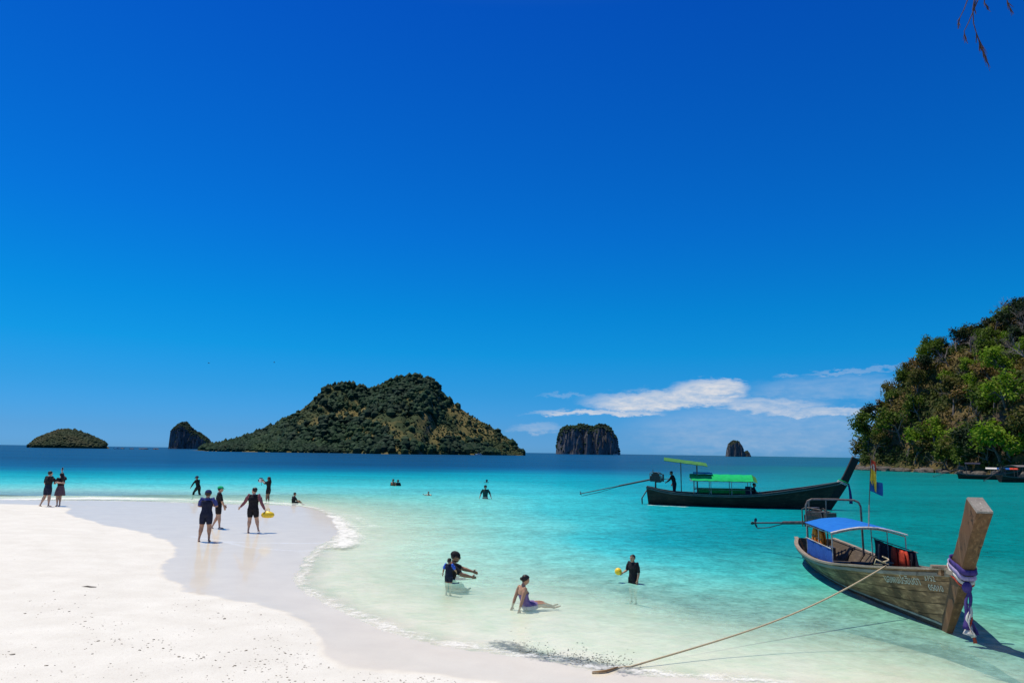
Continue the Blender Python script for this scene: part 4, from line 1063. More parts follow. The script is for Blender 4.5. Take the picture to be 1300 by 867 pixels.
# second sash loop running back to the stem block
ribbon([(kx - .02, -.02, .74), (kx - .1, .12, .86), (kx - .3, .17, 1.0)], .07, Vector((0, 1, .3)), .008).build('purple_loop', M_PURPLE, sr, True)
# mooring rope to the beach
r0 = world_of(near, H1.pt(.835, 1.0, -1) + Vector((0, .0, .04))); r1 = gp(800, 846); r2 = gp(752, 856)
r1.z = bed_z(r1.x, r1.y) + .02; r2.z = bed_z(r2.x, r2.y) + .02
rp = []
for i in range(27):
    q = i / 26; p = r0.lerp(r1, q); p.z -= .22 * math.sin(math.pi * q) * (1 - .35 * q); gz_ = bed_z(p.x, p.y); p.z = max(p.z, gz_ + .016); rp.append(p)
for i in range(1, 7):
    q = i / 6; p = r1.lerp(r2, q); p.y += .05 * math.sin(q * 7); p.z = bed_z(p.x, p.y) + .014; rp.append(p)
rope = empty('mooring_rope', r2); tag(rope, 'tan mooring rope from the near boat to the sand, frayed at its end', 'rope')
MB().tube([p - r2 for p in rp], .014, 7).build('rope_line', M_ROPE, rope, True)
MB().tube([p - r2 + Vector((0, 0, .012)) for p in rp[-5:]], [.013, .016, .018, .015, .006], 7).build('frayed_end', wood_mat('frayed_rope_mat', (.20, .11, .05), (.35, .22, .10), (.14, .08, .04), None), rope, True)
cl = [r0 - r2 + Vector((.05 * math.cos(a), .05 * math.sin(a), .02 + .01 * k)) for k, a in enumerate(np.linspace(0, 9, 16))]
MB().tube(cl, .013, 6).build('rope_turns', M_ROPE, rope, True)
MB().tube([r0 - r2 + Vector((-.04, 0, .05)), r0 - r2 + Vector((-.18, .02, .12)), r0 - r2 + Vector((-.2, .06, .02)), r0 - r2 + Vector((-.05, .05, .01))], .012, 6).build('rope_loop', M_ROPE, rope, True)

# ---- boat under way with green roof
st2 = gp(826, 640.5); bw2 = gp(1053, 647.5)
far2, L2 = boat_root('longtail_boat', st2 + Vector((0, .5, 0)), bw2 + Vector((0, .5, 0)))
tag(far2, 'dark tarred long-tail boat with bright green roof and raised tail motor', 'boat')
H2 = Hull(L2, 1.0, .5, [(0, 1.05), (.08, .86), (.2, .74), (.45, .70), (.65, .82), (.82, 1.15), (1.0, 1.62)], -.3, 1.05)
hull2 = build_hull(far2, H2, dict(hull=M_HULL2, rail=M_RAIL2, inner=M_HULL2, deck=M_FLOOR), 6, 46, .15, False)
PATH2 = [(L2 - .1, -.30), (L2 + .12, .0), (L2 + .55, .7), (L2 + .98, 1.4), (L2 + 1.25, 1.9), (L2 + 1.50, 2.4), (L2 + 1.78, 2.95)]
p2 = sweep_rect(PATH2, [.26, .32, .40, .44, .38, .38, .40], [.12, .14, .18, .22, .22, .22, .22]).build('bow_post', M_POST2, far2)
tp = Vector((PATH2[-1][0], 0, PATH2[-1][1])); ax2 = Vector((.28, 0, .55)).normalized(); nx2 = Vector((ax2.z, 0, -ax2.x))
MB().loft([[tp + ax2 * h + nx2 * sx * .2 * q + Vector((0, sy * .11 * q, 0)) for sx, sy in ((1, -1), (1, 1), (-1, 1), (-1, -1))] for h, q in ((.002, 1), (.04, .95))]).build('end_grain', M_ENDGR, p2)
engine(far2, (.42, 0, 1.32), R(2), 4.6, .80, 1.0)
X0, X1, ZG = L2 * .245, L2 * .60, 1.52
rf = empty('roof', (0, 0, 0), 0, far2)
for x in (X0 + .25, X0 + (X1 - X0) * .33, X0 + (X1 - X0) * .66, X1 - .15):
    for y in (-.82, .82): MB().tube([(x, y, H2.sheer(x / L2) - .1), (x, y, ZG)], .02, 6).build('roof_post', M_PIPEW, rf)
gr = [[(X0 + (X1 - X0) * j / 16 + (.12 if i in (0, 10) and j == 0 else 0), -1.0 + 2.0 * i / 10, ZG + .36 * math.sin(math.pi * i / 10) ** .8 + .012 * math.sin(j * 2.1)) for j in range(17)] for i in range(11)]
sheet(gr, .02).build('green_roof_sheet', M_GREEN, rf)
for y in (-.98, .98): MB().tube([(X0, y, ZG - .03), (X1, y, ZG - .03)], .022, 6).build('roof_rail', M_PIPEW, rf)
gable = [[(X1 + .02, -1.0 + 2.0 * i / 10, ZG + .37 * math.sin(math.pi * i / 10) ** .8), (X1 + .22, -1.0 + 2.0 * i / 10, ZG - .06 + .30 * math.sin(math.pi * i / 10))] for i in range(11)]
sheet(gable, .02).build('roof_fringe', M_OLIVE, rf)
MB().box((X0 + .75, -.15, ZG + .43), (1.1, .7, .07)).build('folded_tarpaulin', M_FBLUE, rf)
for x in (L2 * .3, L2 * .38, L2 * .46, L2 * .54): MB().box((x, 0, .5), (.3, 1.6, .04)).build('thwart', M_FLOOR, far2)
for y in (-.84, .84): MB().tube([(X0 + .2, y, 1.0), (X1, y, 1.02)], .022, 6).build('hand_rail', M_PIPE, far2)
MB().box(((X0 + X1) / 2 + .4, .86, .86), (3.4, .02, .28)).build('side_board', M_GREEN, far2)
MB().box((X1 - .25, -.55, 1.0), (.35, .3, .45)).build('locker', M_NAVY, far2)
# small helmsman's canopy aft
cp = empty('helm_canopy', (0, 0, 0), 0, far2)
for (x, y) in ((1.95, -.5), (1.95, .5), (2.9, -.5), (2.9, .5)): MB().tube([(x, y, .6), (x, y, 2.58 - (x - 1.95) * .10)], .022, 6).build('canopy_post', M_PIPE, cp)
gr = [[(.95 + 2.55 * j / 8, -.75 + 1.5 * i / 4, 2.66 - .30 * j / 8 + .045 * i + .015 * math.sin(j * 3)) for j in range(9)] for i in range(5)]
sheet(gr, .03).build('canopy_sheet', M_OLIVE, cp)
MB().tube([(-.1, -.3, .85), (-.42, -.32, .35), (-.40, -.3, -.1), (-.02, -.25, .0)], .035, 6).build('rudder_frame', M_PIPE, far2)
MB().tube([(-.1, .3, .85), (-.42, .32, .35), (-.40, .3, -.1), (-.02, .25, .0)], .035, 6).build('rudder_frame', M_PIPE, far2)
s2 = empty('prow_sash', world_of(far2, (L2 + 1.05, 0, .55)), far2.rotation_euler.z); tag(s2, 'white and green ribbons tied round the dark bow of the boat under way', 'sash')
for z, mt in ((1.0, M_WHITE), (1.07, M_GREEN), (.94, M_WHITE)):
    ribbon([Vector(((z - 1.0) * .6 - .02 + .27 * math.cos(a), .15 * math.sin(a), z - .12 * math.cos(a))) for a in np.linspace(0, 2 * math.pi, 17)], .05, [Vector((math.cos(a), math.sin(a), 0)) for a in np.linspace(0, 2 * math.pi, 17)], .01).build('wrap', mt, s2, True)
ribbon([(.26, -.05, .95), (.32, -.06, .5), (.34, -.04, .05), (.33, -.05, -.18)], [.08, .12, .16, .18], Vector((.5, 1, 0)), .01).build('ribbon_tail', M_PURPLE, s2, True)

# ---- boats lying off the headland
def shore_boat(a, b, hullm, sheet_m, label, roofs, seed):
    r_, L = boat_root('longtail_boat', a, b); tag(r_, label, 'boat')
    H = Hull(L, .95, .5, [(0, .95), (.1, .78), (.3, .66), (.5, .68), (.7, .82), (.85, 1.1), (1.0, 1.5)], -.3, .9)
    build_hull(r_, H, dict(hull=hullm, rail=M_RAIL2, inner=M_HULL2, deck=M_FLOOR), 4, 24, .15, False)
    sweep_rect([(L - .1, -.3), (L + .1, .0), (L + .5, .7), (L + .9, 1.3), (L + 1.2, 1.9), (L + 1.5, 2.6)], [.26, .3, .36, .4, .36, .36], [.12, .14, .18, .2, .2, .2]).build('bow_post', M_POST2, r_)
    engine(r_, (.4, 0, 1.35), R(3), 3.4, 1.0, 1.1)
    rf_ = empty('roof', (0, 0, 0), 0, r_)
    for k, (x0, x1, z, mt) in enumerate(roofs):
        gr_ = [[(x0 + (x1 - x0) * j / 6, -.95 + 1.9 * i / 6, z + .22 * math.sin(math.pi * i / 6)) for j in range(7)] for i in range(7)]
        sheet(gr_, .03).build('roof_sheet', mt, rf_)
    xa, xb = min(q[0] for q in roofs), max(q[1] for q in roofs)
    for x in (xa + .1, (xa + xb) / 2, xb - .1):
        z = [q[2] for q in roofs if q[0] - .2 <= x <= q[1] + .2][0]
        for y in (-.85, .85): MB().tube([(x, y, .55), (x, y, z)], .025, 5).build('roof_post', M_PIPE, rf_)
    return r_
shore_boat(gp(1217, 607.5), gp(1287, 609.5), M_HULL2, None, 'dark boat under the headland with red white and blue striped roof', [(1.0, 3.0, 2.3, M_NAVY), (3.6, 5.0, 1.6, M_WHITE), (5.0, 6.6, 1.6, M_FBLUE), (6.6, 7.6, 1.6, M_REDJ)], 1)
shore_boat(gp(1270, 612), gp(1345, 612), M_HULL2, None, 'dark boat with a plain grey roof overlapping the striped boat under the headland', [(2.2, 6.0, 2.1, M_RAIL2)], 2)
shore_boat(gp(1292, 604), gp(1360, 604), M_HULL2, None, 'dark long-tail boat with pale green roof at the edge of the headland', [(1.2, 5.0, 2.4, M_OLIVE)], 3)
# ---- speedboats far off
def speedboat(px, Y, s, rz, label):
    p = at_dist(px, 575, Y); e = empty('speedboat', (p.x, Y, 0), rz); e.scale = (s, s, s)
    MB().loft([[(x, y * w_, z) for y, z in ((-1, 1.0 + r_), (-.8, .2), (0, -.3 + r_ * .5), (.8, .2), (1, 1.0 + r_))] for x, w_, r_ in ((-4, 1.2, 0), (0, 1.3, .05), (3, .8, .35), (4.6, .08, .6))]).build('hull', M_WHITEB, e)
    MB().box((-.6, 0, 2.5), (3.6, 2.1, .12)).build('canopy', M_WHITEB, e); MB().box((.9, 0, 1.5), (.9, 1.8, .7)).build('windscreen', M_NAVY, e)
    for x in (-2.2, 1.0):
        for y in (-.95, .95): MB().tube([(x, y, .9), (x, y, 2.5)], .06, 5).build('canopy_post', M_WHITEB, e)
    for y in (-.4, .4): MB().box((-4.3, y, .8), (.5, .4, .9)).build('outboard_motor', M_IRON, e)
    tag(e, label, 'speedboat')
speedboat(515, 655, 1.1, .3, 'white speedboat lying under the cliffs of the big wooded island')
speedboat(608, 655, .8, 2.8, 'small white speedboat near the right foot of the big wooded island')
speedboat(781, 2050, 1.5, 0, 'tiny white speedboat passing below the broad limestone stack')
speedboat(148, 850, .9, .1, 'white speedboat running just off the round wooded islet')
# ------------------------------------------------------------------ people
def skin_mat(name, c):
    m = mat_var(name, c, tuple(x * .82 for x in c), 9, .5, 0, (1, 1, 1), .4); return m
SKIN = [skin_mat('skin_tan_mat', (.46, .26, .16)), skin_mat('skin_light_mat', (.56, .35, .24)), skin_mat('skin_brown_mat', (.30, .155, .09))]
M_HAIR = mat_var('dark_hair_mat', (.010, .008, .007), (.03, .022, .018), 40, .45)
C_ = lambda n, a, b=None: cloth_mat(n, a, b or tuple(x * 1.5 + .004 for x in a), 14, 0)
M_BLACKS = C_('black_wetsuit_mat', (.010, .010, .013)); M_NAVYS = C_('navy_wetsuit_mat', (.010, .014, .032)); M_BLUES = C_('royal_blue_mat', (.03, .10, .50)); M_SLV = C_('blue_panel_mat', (.03, .045, .17))
M_PINKS = C_('dusty_pink_sleeve_mat', (.16, .06, .075)); M_GREYP = C_('grey_panel_mat', (.30, .28, .30)); M_GREENC = C_('green_cap_mat', (.0, .36, .14)); M_NAVYC = C_('navy_cap_mat', (.012, .025, .085))
M_PURP = C_('purple_swimsuit_mat', (.16, .10, .26), (.30, .22, .40)); M_PRINT = mat_var('printed_skirt_mat', (.02, .018, .03), (.22, .14, .16), 38, .8); M_DARKG = C_('dark_green_top_mat', (.008, .045, .04)); M_ORNG = C_('orange_swimsuit_mat', (.42, .09, .03))
M_YELLOW = principled('yellow_plastic_mat', (.85, .58, .02), .4, .5)[0]; M_WHITEP = principled('white_plastic_mat', (.75, .75, .74), .4, .5)[0]; M_EYE = principled('eye_mat', (.012, .01, .01), .2, .6)[0]; M_LIP = principled('lip_mat', (.30, .10, .08), .5, .4)[0]
M_DARKP = principled('dark_plastic_mat', (.012, .012, .014), .3, .5)[0]

def lp(**k): return k
BASE = dict(pel=(0, 0, .525), wai=(0, 0, .61), che=(0, .005, .715), nec=(0, .0, .825), hea=(0, .012, .918),
            shl=(-.118, 0, .808), ell=(-.145, -.01, .630), wrl=(-.150, .04, .485), shr=(.118, 0, .808), elr=(.145, -.01, .630), wrr=(.150, .04, .485),
            hil=(-.052, 0, .505), knl=(-.058, .012, .275), anl=(-.062, -.01, .045), hir=(.052, 0, .505), knr=(.058, .012, .275), anr=(.062, -.01, .045))
def ring(c, t_, ref, rx, ry, n=12):
    t_ = t_.normalized(); u = (ref - t_ * ref.dot(t_)).normalized(); v = t_.cross(u)
    return [c + u * rx * math.cos(2 * math.pi * k / n) + v * ry * math.sin(2 * math.pi * k / n) for k in range(n)]
def limb(mb, pts, rad, ref=Vector((1, 0, 0)), flat=1.0, n=12):
    """rounded tapered chain"""
    pts = [Vector(p) for p in pts]; P_, R_ = [], []
    d0 = (pts[0] - pts[1]).normalized(); d1 = (pts[-1] - pts[-2]).normalized()
    P_ += [pts[0] + d0 * rad[0] * .8, pts[0] + d0 * rad[0] * .5]; R_ += [rad[0] * .35, rad[0] * .8]
    P_ += pts; R_ += list(rad)
    P_ += [pts[-1] + d1 * rad[-1] * .5, pts[-1] + d1 * rad[-1] * .8]; R_ += [rad[-1] * .8, rad[-1] * .35]
    rings = []
    for i in range(len(P_)):
        t_ = P_[min(i + 1, len(P_) - 1)] - P_[max(i - 1, 0)]
        rf = ref if abs(t_.normalized().dot(ref)) < .95 else Vector((0, 1, 0))
        rings.append(ring(P_[i], t_, rf, R_[i], R_[i] * flat, n))
    mb.loft(rings)
def person(label, px, py, H, face, J=None, skin=0, wear=(), hair='short', z=None, head_dir=None, voxel=.011, grp=None, pos=None, fem=False, hat=None, glasses=False, curl=.5, lift=0.0, bulk=1.0):
    """px,py: pixel of the point where the body meets ground or water (z = height of that plane)"""
    j = {k: Vector(v) for k, v in BASE.items()}
    for k, v in (J or {}).items(): j[k] = Vector(v)
    hd = Vector(head_dir) if head_dir else Vector((0, 1, 0)); hd.normalize()
    mb = MB(); up = (j['hea'] - j['nec']).normalized(); hx = hd.cross(up).normalized(); hf = up.cross(hx).normalized()
    # torso
    sx_ = (j['shr'] - j['shl']).normalized(); hx_ = (j['hir'] - j['hil']).normalized()
    w_ = 1.0 if not fem else .94; B = bulk * 1.08
    tor = [(j['pel'] + (j['pel'] - j['wai']).normalized() * .055, .055 * B, .05 * B), (j['pel'] + (j['pel'] - j['wai']).normalized() * .03, .086 * B, .064 * B), (j['pel'], .092 * B * (1.06 if fem else 1), .066 * B), (j['wai'], .082 * w_ * B, .058 * B), (j['wai'].lerp(j['che'], .5), .086 * w_ * B, .060 * B),
           (j['che'], .098 * w_ * B, .068 * B), (j['che'].lerp(j['nec'], .5), .100 * w_ * B, .058 * B), (j['che'].lerp(j['nec'], .82), .082 * w_, .046), (j['nec'], .050, .040), (j['nec'].lerp(j['hea'], .25), .034, .034)]
    rr = []
    for i, (c, rx, ry) in enumerate(tor):
        t_ = tor[min(i + 1, len(tor) - 1)][0] - tor[max(i - 1, 0)][0]; q = i / (len(tor) - 1)
        rr.append(ring(c, t_, hx_.lerp(sx_, q), rx, ry, 16))
    mb.loft(rr)
    if fem:
        fwd = sx_.cross(Vector((0, 0, 1))) * -1; fwd = (j['che'] - j['wai']).normalized().cross(sx_) * -1
        fwd = sx_.cross((j['che'] - j['wai']).normalized()); fwd = -fwd if fwd.dot(hd) < 0 else fwd
        for s in (-1, 1): mb.ball(j['che'] + sx_ * s * .042 + fwd * .045, .036, 10, 7)
    limb(mb, [j['che'].lerp(j['nec'], .75), j['nec'], j['nec'].lerp(j['hea'], .55)], [.036, .032, .032])
    # head: skull, jaw, nose, ears
    hc = j['hea']; s_ = []
    for h_, f_, rx, ry in ((-.066, .026, .016, .016), (-.058, .022, .030, .030), (-.042, .014, .042, .046), (-.018, .006, .048, .056), (.008, .002, .051, .061), (.034, -.002, .049, .060), (.054, -.004, .038, .046), (.066, -.005, .018, .022)):
        c = hc + up * h_ + hf * f_; s_.append([c + hx * rx * math.cos(2 * math.pi * k / 14) + hf * ry * math.sin(2 * math.pi * k / 14) for k in range(14)])
    mb.loft(s_)
    limb(mb, [hc + hf * .056 + up * .008, hc + hf * .069 - up * .018], [.007, .010], hx)
    for s in (-1, 1): mb.ball(hc + hx * s * .051 - up * .004 - hf * .004, (.008, .012, .017), 8, 6)
    # limbs
    for s, a in ((-1, 'l'), (1, 'r')):
        S_, E_, W_ = j['sh' + a], j['el' + a], j['wr' + a]
        limb(mb, [j['che'].lerp(j['nec'], .55), S_, S_.lerp(E_, .3), E_, E_.lerp(W_, .3), W_], [.040, .036 * B, .032 * B, .024 * B, .024 * B, .0155], Vector((1, 0, 0)))
        # hand: palm, four fingers, thumb
        d = (W_ - E_).normalized(); ref = Vector((0, 0, 1)) if abs(d.z) < .8 else Vector((0, 1, 0))
        pn = d.cross(ref).normalized(); wd = pn.cross(d).normalized()      # width direction of the palm
        pc = W_ + d * .028
        limb(mb, [W_ - d * .004, W_ + d * .02, W_ + d * .047], [.014, .021, .022], wd, .5, 10)
        for q, (o_, ln) in enumerate(((-.017, .036), (-.006, .043), (.006, .041), (.017, .031))):
            b0 = W_ + d * .047 + wd * o_; bend = -pn * s * curl
            k1 = b0 + (d + bend * .5).normalized() * ln * .5; k2 = k1 + (d * .7 + bend * 1.3).normalized() * ln * .5
            limb(mb, [b0 - d * .01, b0, k1, k2], [.0068, .0068, .0062, .0052], wd, 1, 6)
        b0 = W_ + d * .014 + wd * .017; limb(mb, [b0, b0 + (d * .5 + wd * .8).normalized() * .022, b0 + (d * .9 + wd * .6 - pn * s * .4).normalized() * .043], [.010, .008, .006], d, 1, 6)
        Hp, K_, A_ = j['hi' + a], j['kn' + a], j['an' + a]
        limb(mb, [j['pel'] + hx_ * s * .03, Hp, Hp.lerp(K_, .35), Hp.lerp(K_, .75), K_, K_.lerp(A_, .28), K_.lerp(A_, .7), A_], [.052 * B, .058 * B, .053 * B, .040 * B, .035 * B, .036 * B, .023, .020], Vector((1, 0, 0)))
        sh = (A_ - K_).normalized(); tv = J.get('toe' + a) if J else None
        tv = Vector(tv) if tv else (Vector((0, 1, 0)) - sh * sh.dot(Vector((0, 1, 0)))).normalized() * .9 + sh * .12
        tv.normalize(); sd = tv.cross(sh).normalized()
        heel = A_ + sh * .028 - tv * .022; toe = A_ + sh * .032 + tv * .088
        limb(mb, [heel, A_ + sh * .022 + tv * .02, A_ + sh * .028 + tv * .06, toe], [.019, .024, .024, .016], sd, .6, 10)
    # one continuous skin
    tmp = MB(); tmp.v = [Vector(v) * H for v in mb.v]; tmp.f = mb.f
    src = tmp.build('tmp_body'); md = src.modifiers.new('r', 'REMESH'); md.mode = 'VOXEL'; md.voxel_size = voxel; md.use_smooth_shade = True
    sm = src.modifiers.new('s', 'SMOOTH'); sm.factor = .5; sm.iterations = 2
    bpy.context.view_layer.update(); dg = bpy.context.evaluated_depsgraph_get(); me = bpy.data.meshes.new_from_object(src.evaluated_get(dg))
    bpy.data.objects.remove(src); me.name = 'body'; me.materials.clear(); me.materials.append(SKIN[skin])
    co = np.zeros(len(me.vertices) * 3); me.vertices.foreach_get('co', co); co = co.reshape(-1, 3) / H
    no = np.zeros(len(me.vertices) * 3); me.vertices.foreach_get('normal', no); no = no.reshape(-1, 3)
    # nearest bone for every vertex
    bones = [('torso', j['pel'] - (j['wai'] - j['pel']).normalized() * .05, j['wai'], .085), ('torso', j['wai'], j['che'], .085), ('torso', j['che'], j['che'].lerp(j['nec'], .75), .085), ('neck', j['nec'], j['nec'].lerp(j['hea'], .4), .034),
             ('head', hc - up * .03 + hf * .01, hc + up * .03, .055)]
    for a in 'lr':
        bones += [('uarm' + a, j['sh' + a], j['el' + a], .033), ('farm' + a, j['el' + a], j['wr' + a], .022), ('hand' + a, j['wr' + a], j['wr' + a] + (j['wr' + a] - j['el' + a]).normalized() * .09, .02),
                  ('thigh' + a, j['hi' + a], j['kn' + a], .05), ('shin' + a, j['kn' + a], j['an' + a], .03), ('foot' + a, j['an' + a], j['an' + a] + Vector((0, .05, -.02)), .025)]
    D = []; T_ = []
    for nm, a, b_, r_ in bones:
        a = np.array(a); d = np.array(b_) - a; t_ = ((co - a) @ d) / (d @ d); tc_ = np.clip(t_, 0, 1)
        D.append(np.linalg.norm(co - a - tc_[:, None] * d, axis=1) - r_); T_.append(t_)
    D = np.array(D); T_ = np.array(T_); bi = D.argmin(0); names = np.array([b_[0] for b_ in bones]); vb = names[bi]; vt = np.clip(T_[bi, np.arange(len(co))], -1, 2)
    polys = [tuple(p.vertices) for p in me.polygons]; pv = np.array([p[:4] if len(p) == 4 else (*p, p[-1]) for p in polys])
    fc_ = face * math.pi / 180
    g = pos if pos is not None else gp(px, py, z or 0.0)
    foot = min(v.z for v in j.values()) * H
    zb = (bed_z(g.x, g.y) if z is None else z)
    root = empty('person', (g.x, g.y, zb + lift), fc_)
    body = link(bpy.data.objects.new('body', me), root)
    def part(nm, mask, off, mat):
        sel = mask[pv].all(1)
        if not sel.any(): return None
        F_ = pv[sel]; used = np.unique(F_); mp = -np.ones(len(co), int); mp[used] = np.arange(len(used))
        V_ = (co[used] * H + no[used] * off); Fl = [tuple(dict.fromkeys(mp[q])) for q in F_.tolist()]
        ob = mesh_obj(nm, V_, Fl, mat, root, True); return ob
    is_ = lambda *n: np.isin(vb, n)
    both = lambda n: is_(n + 'l', n + 'r')
    upv, fv, xv = np.array(up), np.array(hf), np.array(hx); rel = co - np.array(hc); hu, hfv = rel @ upv, rel @ fv
    for wname, mat, spec in wear:
        msk = np.zeros(len(co), bool)
        for b_, lo, hi in spec:
            bb = both(b_) if b_ in ('uarm', 'farm', 'thigh', 'shin') else is_(b_)
            msk |= bb & (vt >= lo) & (vt <= hi)
            if b_ == 'torso':
                m2 = is_('torso'); zz = (co - np.array(j['pel'])) @ np.array((j['nec'] - j['pel']).normalized()) / (j['nec'] - j['pel']).length
                msk &= ~m2; msk |= m2 & (zz >= lo) & (zz <= hi)
                if hi > 1: msk |= is_('neck') & (vt < .4)
        part(wname, msk, .009 if wname not in ('shirt', 'skirt') else .014, mat)
    hm = is_('head', 'neck')
    if hair == 'short': part('hair', hm & (hu > -.03) & ((hfv < -.004 + hu * .55) | (hu > .047)), .012 * H / 1.6, M_HAIR)
    if hair in ('long', 'bun', 'bob'):
        part('hair', hm & (hu > -.055) & ((hfv < -.002 + hu * .6) | (hu > .045)), .016 * H / 1.6, M_HAIR)
        if hair == 'bun': b_ = MB(); b_.ball((hc - hf * .068 - up * .008) * H, (.030 * H, .030 * H, .028 * H), 12, 9); b_.build('hair_bun', M_HAIR, root, True)
        if hair == 'long':
            b_ = MB(); limb(b_, [(hc - hf * .04) * H, (hc - hf * .055 - up * .07) * H, (hc - hf * .065 - up * .14) * H, (hc - hf * .06 - up * .21) * H], [.045 * H, .046 * H, .042 * H, .018 * H], hx, .6); b_.build('hair_length', M_HAIR, root, True)
    if hat:
        mt, brim = hat
        cp_ = part('cap', hm & (hu > .012) & (hfv < .075), .022 * H / 1.6, mt)
        if brim == 'peak':
            rg_ = [[(hc + up * (.018 + dz) + hf * (.05 + .055 * math.cos(a)) + hx * (.045 * math.sin(a))) * H for a in np.linspace(-1.57, 1.57, 9)] for dz in (0, .006)]
            MB().loft(rg_).build('cap_peak', mt, root)
        if brim == 'brim':
            rg_ = [[(hc + up * (.016 + dz) + (hf * math.cos(a) + hx * math.sin(a)) * r_) * H for a in np.linspace(0, 2 * math.pi, 18, endpoint=False)] for dz, r_ in ((0, .05), (-.012, .10), (-.008, .10), (.006, .05))]
            MB().loft(rg_).build('hat_brim', mt, root)
    for s in (-1, 1):
        e_ = MB(); e_.ball((hc + hx * s * .021 + hf * .0575 + up * .006) * H, .0065 * H, 8, 6); e_.build('eye', M_EYE, root, True)
    e_ = MB(); e_.ball((hc + hf * .060 - up * .036) * H, (.014 * H, .014 * H, .0045 * H), 8, 6); e_.build('mouth', M_LIP, root, True)
    if glasses:
        e_ = MB()
        for s in (-1, 1): e_.ball((hc + hx * s * .024 + hf * .064 + up * .006) * H, (.018 * H, .018 * H, .013 * H), 10, 7)
        e_.tube([(hc - hx * .05 + hf * .01 + up * .008) * H, (hc - hx * .04 + hf * .062 + up * .008) * H, (hc + hx * .04 + hf * .062 + up * .008) * H, (hc + hx * .05 + hf * .01 + up * .008) * H], .006, 5)
        e_.build('sunglasses', M_DARKP, root, True)
    tag(root, label, 'person', grp)
    root['_H'] = H
    Mx = Matrix.Translation(root.location) @ Matrix.Rotation(fc_, 4, 'Z')
    return root, {k: Mx @ (v * H) for k, v in j.items()}
SHORTY = [('torso', -1, 1.03), ('uarm', -1, .95), ('thigh', -1, .72)]
LONGS = [('torso', -1, 1.03), ('uarm', -1, 2), ('farm', -1, .95), ('thigh', -1, .72)]
FULL = [('torso', -1, 1.03), ('uarm', -1, 2), ('farm', -1, .92), ('thigh', -1, 2), ('shin', -1, .9)]
TOP = [('torso', .28, 1.03), ('uarm', -1, .85)]
SHORTS = [('torso', -1, .30), ('thigh', -1, .80)]
# couple on the far edge of the spit
person('person in black shirt and shorts standing barefoot on the sand with legs apart', 58, 645, 1.70, -22, dict(elr=(.21, .07, .675), wrr=(.30, .17, .66), ell=(-.155, .0, .64), wrl=(-.13, .09, .56), knl=(-.10, .0, .275), anl=(-.155, -.06, .045), knr=(.06, .02, .275), anr=(.07, .02, .045)), 1,
       [('shirt', M_BLACKS, TOP), ('shorts', M_NAVYS, SHORTS)], 'short', bulk=1.1)
pw, jw = person('person in dark top and printed skirt raising a phone above the head', 74, 643.5, 1.63, 60, dict(elr=(.12, .10, .86), wrr=(.05, .11, 1.02), ell=(-.15, .08, .66), wrl=(-.04, .17, .70), knr=(.03, .02, .275), anr=(.03, .0, .045), anl=(-.05, -.01, .045)), 1,
       [('shirt', M_BLACKS, TOP), ('shorts', M_PRINT, [('torso', -1, .3), ('thigh', -1, .45)])], 'long', fem=True)
def skirt(root, H, rings_, mat):
    MB().loft([[Vector((rx * math.cos(a) * (1 + .05 * math.sin(7 * a + i)), ry * math.sin(a) * (1 + .05 * math.cos(6 * a)), z)) * H for a in np.linspace(0, 2 * math.pi, 28, endpoint=False)] for i, (z, rx, ry) in enumerate(rings_)], False).build('skirt', mat, root, True)
skirt(pw, 1.63, ((.60, .088, .07), (.53, .112, .092), (.42, .135, .115), (.31, .15, .13)), M_PRINT)
def held(name, p, label, cat, builder, mat, rz=0):
    e = empty(name, p, rz); builder(e, mat); tag(e, label, cat); return e
def phone_b(e, mat): MB().box((0, 0, .07), (.075, .012, .15)).build('case', mat, e); MB().box((0, -.008, .075), (.065, .004, .13)).build('screen', M_DARKP, e)
held('phone', jw['wrr'] + Vector((0, 0, .06)), 'white phone held up by the person in the printed skirt', 'phone', phone_b, M_WHITEP, .6)
# wader behind
person('person in black wetsuit and dark hat wading with a forward stride in shallow water', 251, 628, 1.55, 75, dict(wai=(0, .03, .60), che=(0, .06, .70), nec=(0, .085, .805), hea=(0, .11, .90), shl=(-.11, .075, .78), shr=(.11, .075, .78), ell=(-.15, .16, .64), wrl=(-.13, .25, .52), elr=(.14, .10, .62), wrr=(.13, .2, .49), knl=(-.055, .16, .30), anl=(-.06, .18, .06), knr=(.055, -.02, .28), anr=(.06, -.14, .05)), 2, [('wetsuit', M_BLACKS, FULL)], 'short', hat=(M_NAVYC, 'brim'))
# group on the wet sand
person('person in navy cap and black shorty wetsuit with blue shoulders, back turned, arms folded', 259, 689, 1.63, 8, dict(elr=(.165, .06, .675), wrr=(.03, .15, .70), ell=(-.165, .06, .675), wrl=(-.03, .16, .68), knl=(-.075, .01, .275), anl=(-.095, -.02, .045), knr=(.07, .015, .275), anr=(.085, .0, .045)), 0,
       [('wetsuit', M_NAVYS, [('torso', -1, .90), ('thigh', -1, .74)]), ('shoulder_panel', M_SLV, [('torso', .88, 1.03), ('uarm', -1, .9)])], 'bob', hat=(M_NAVYC, None), voxel=.010, bulk=1.1, fem=True)
person('person in bright green cap and dark shorty wetsuit standing sideways', 275, 672, 1.56, -62, dict(elr=(.13, .06, .64), wrr=(.10, .12, .50), ell=(-.14, .04, .64), wrl=(-.11, .14, .53), knl=(-.05, .0, .275), anl=(-.05, -.10, .045), knr=(.055, .03, .275), anr=(.06, .05, .045)), 1, [('wetsuit', M_BLACKS, SHORTY)], 'short', hat=(M_GREENC, 'peak'), voxel=.010)
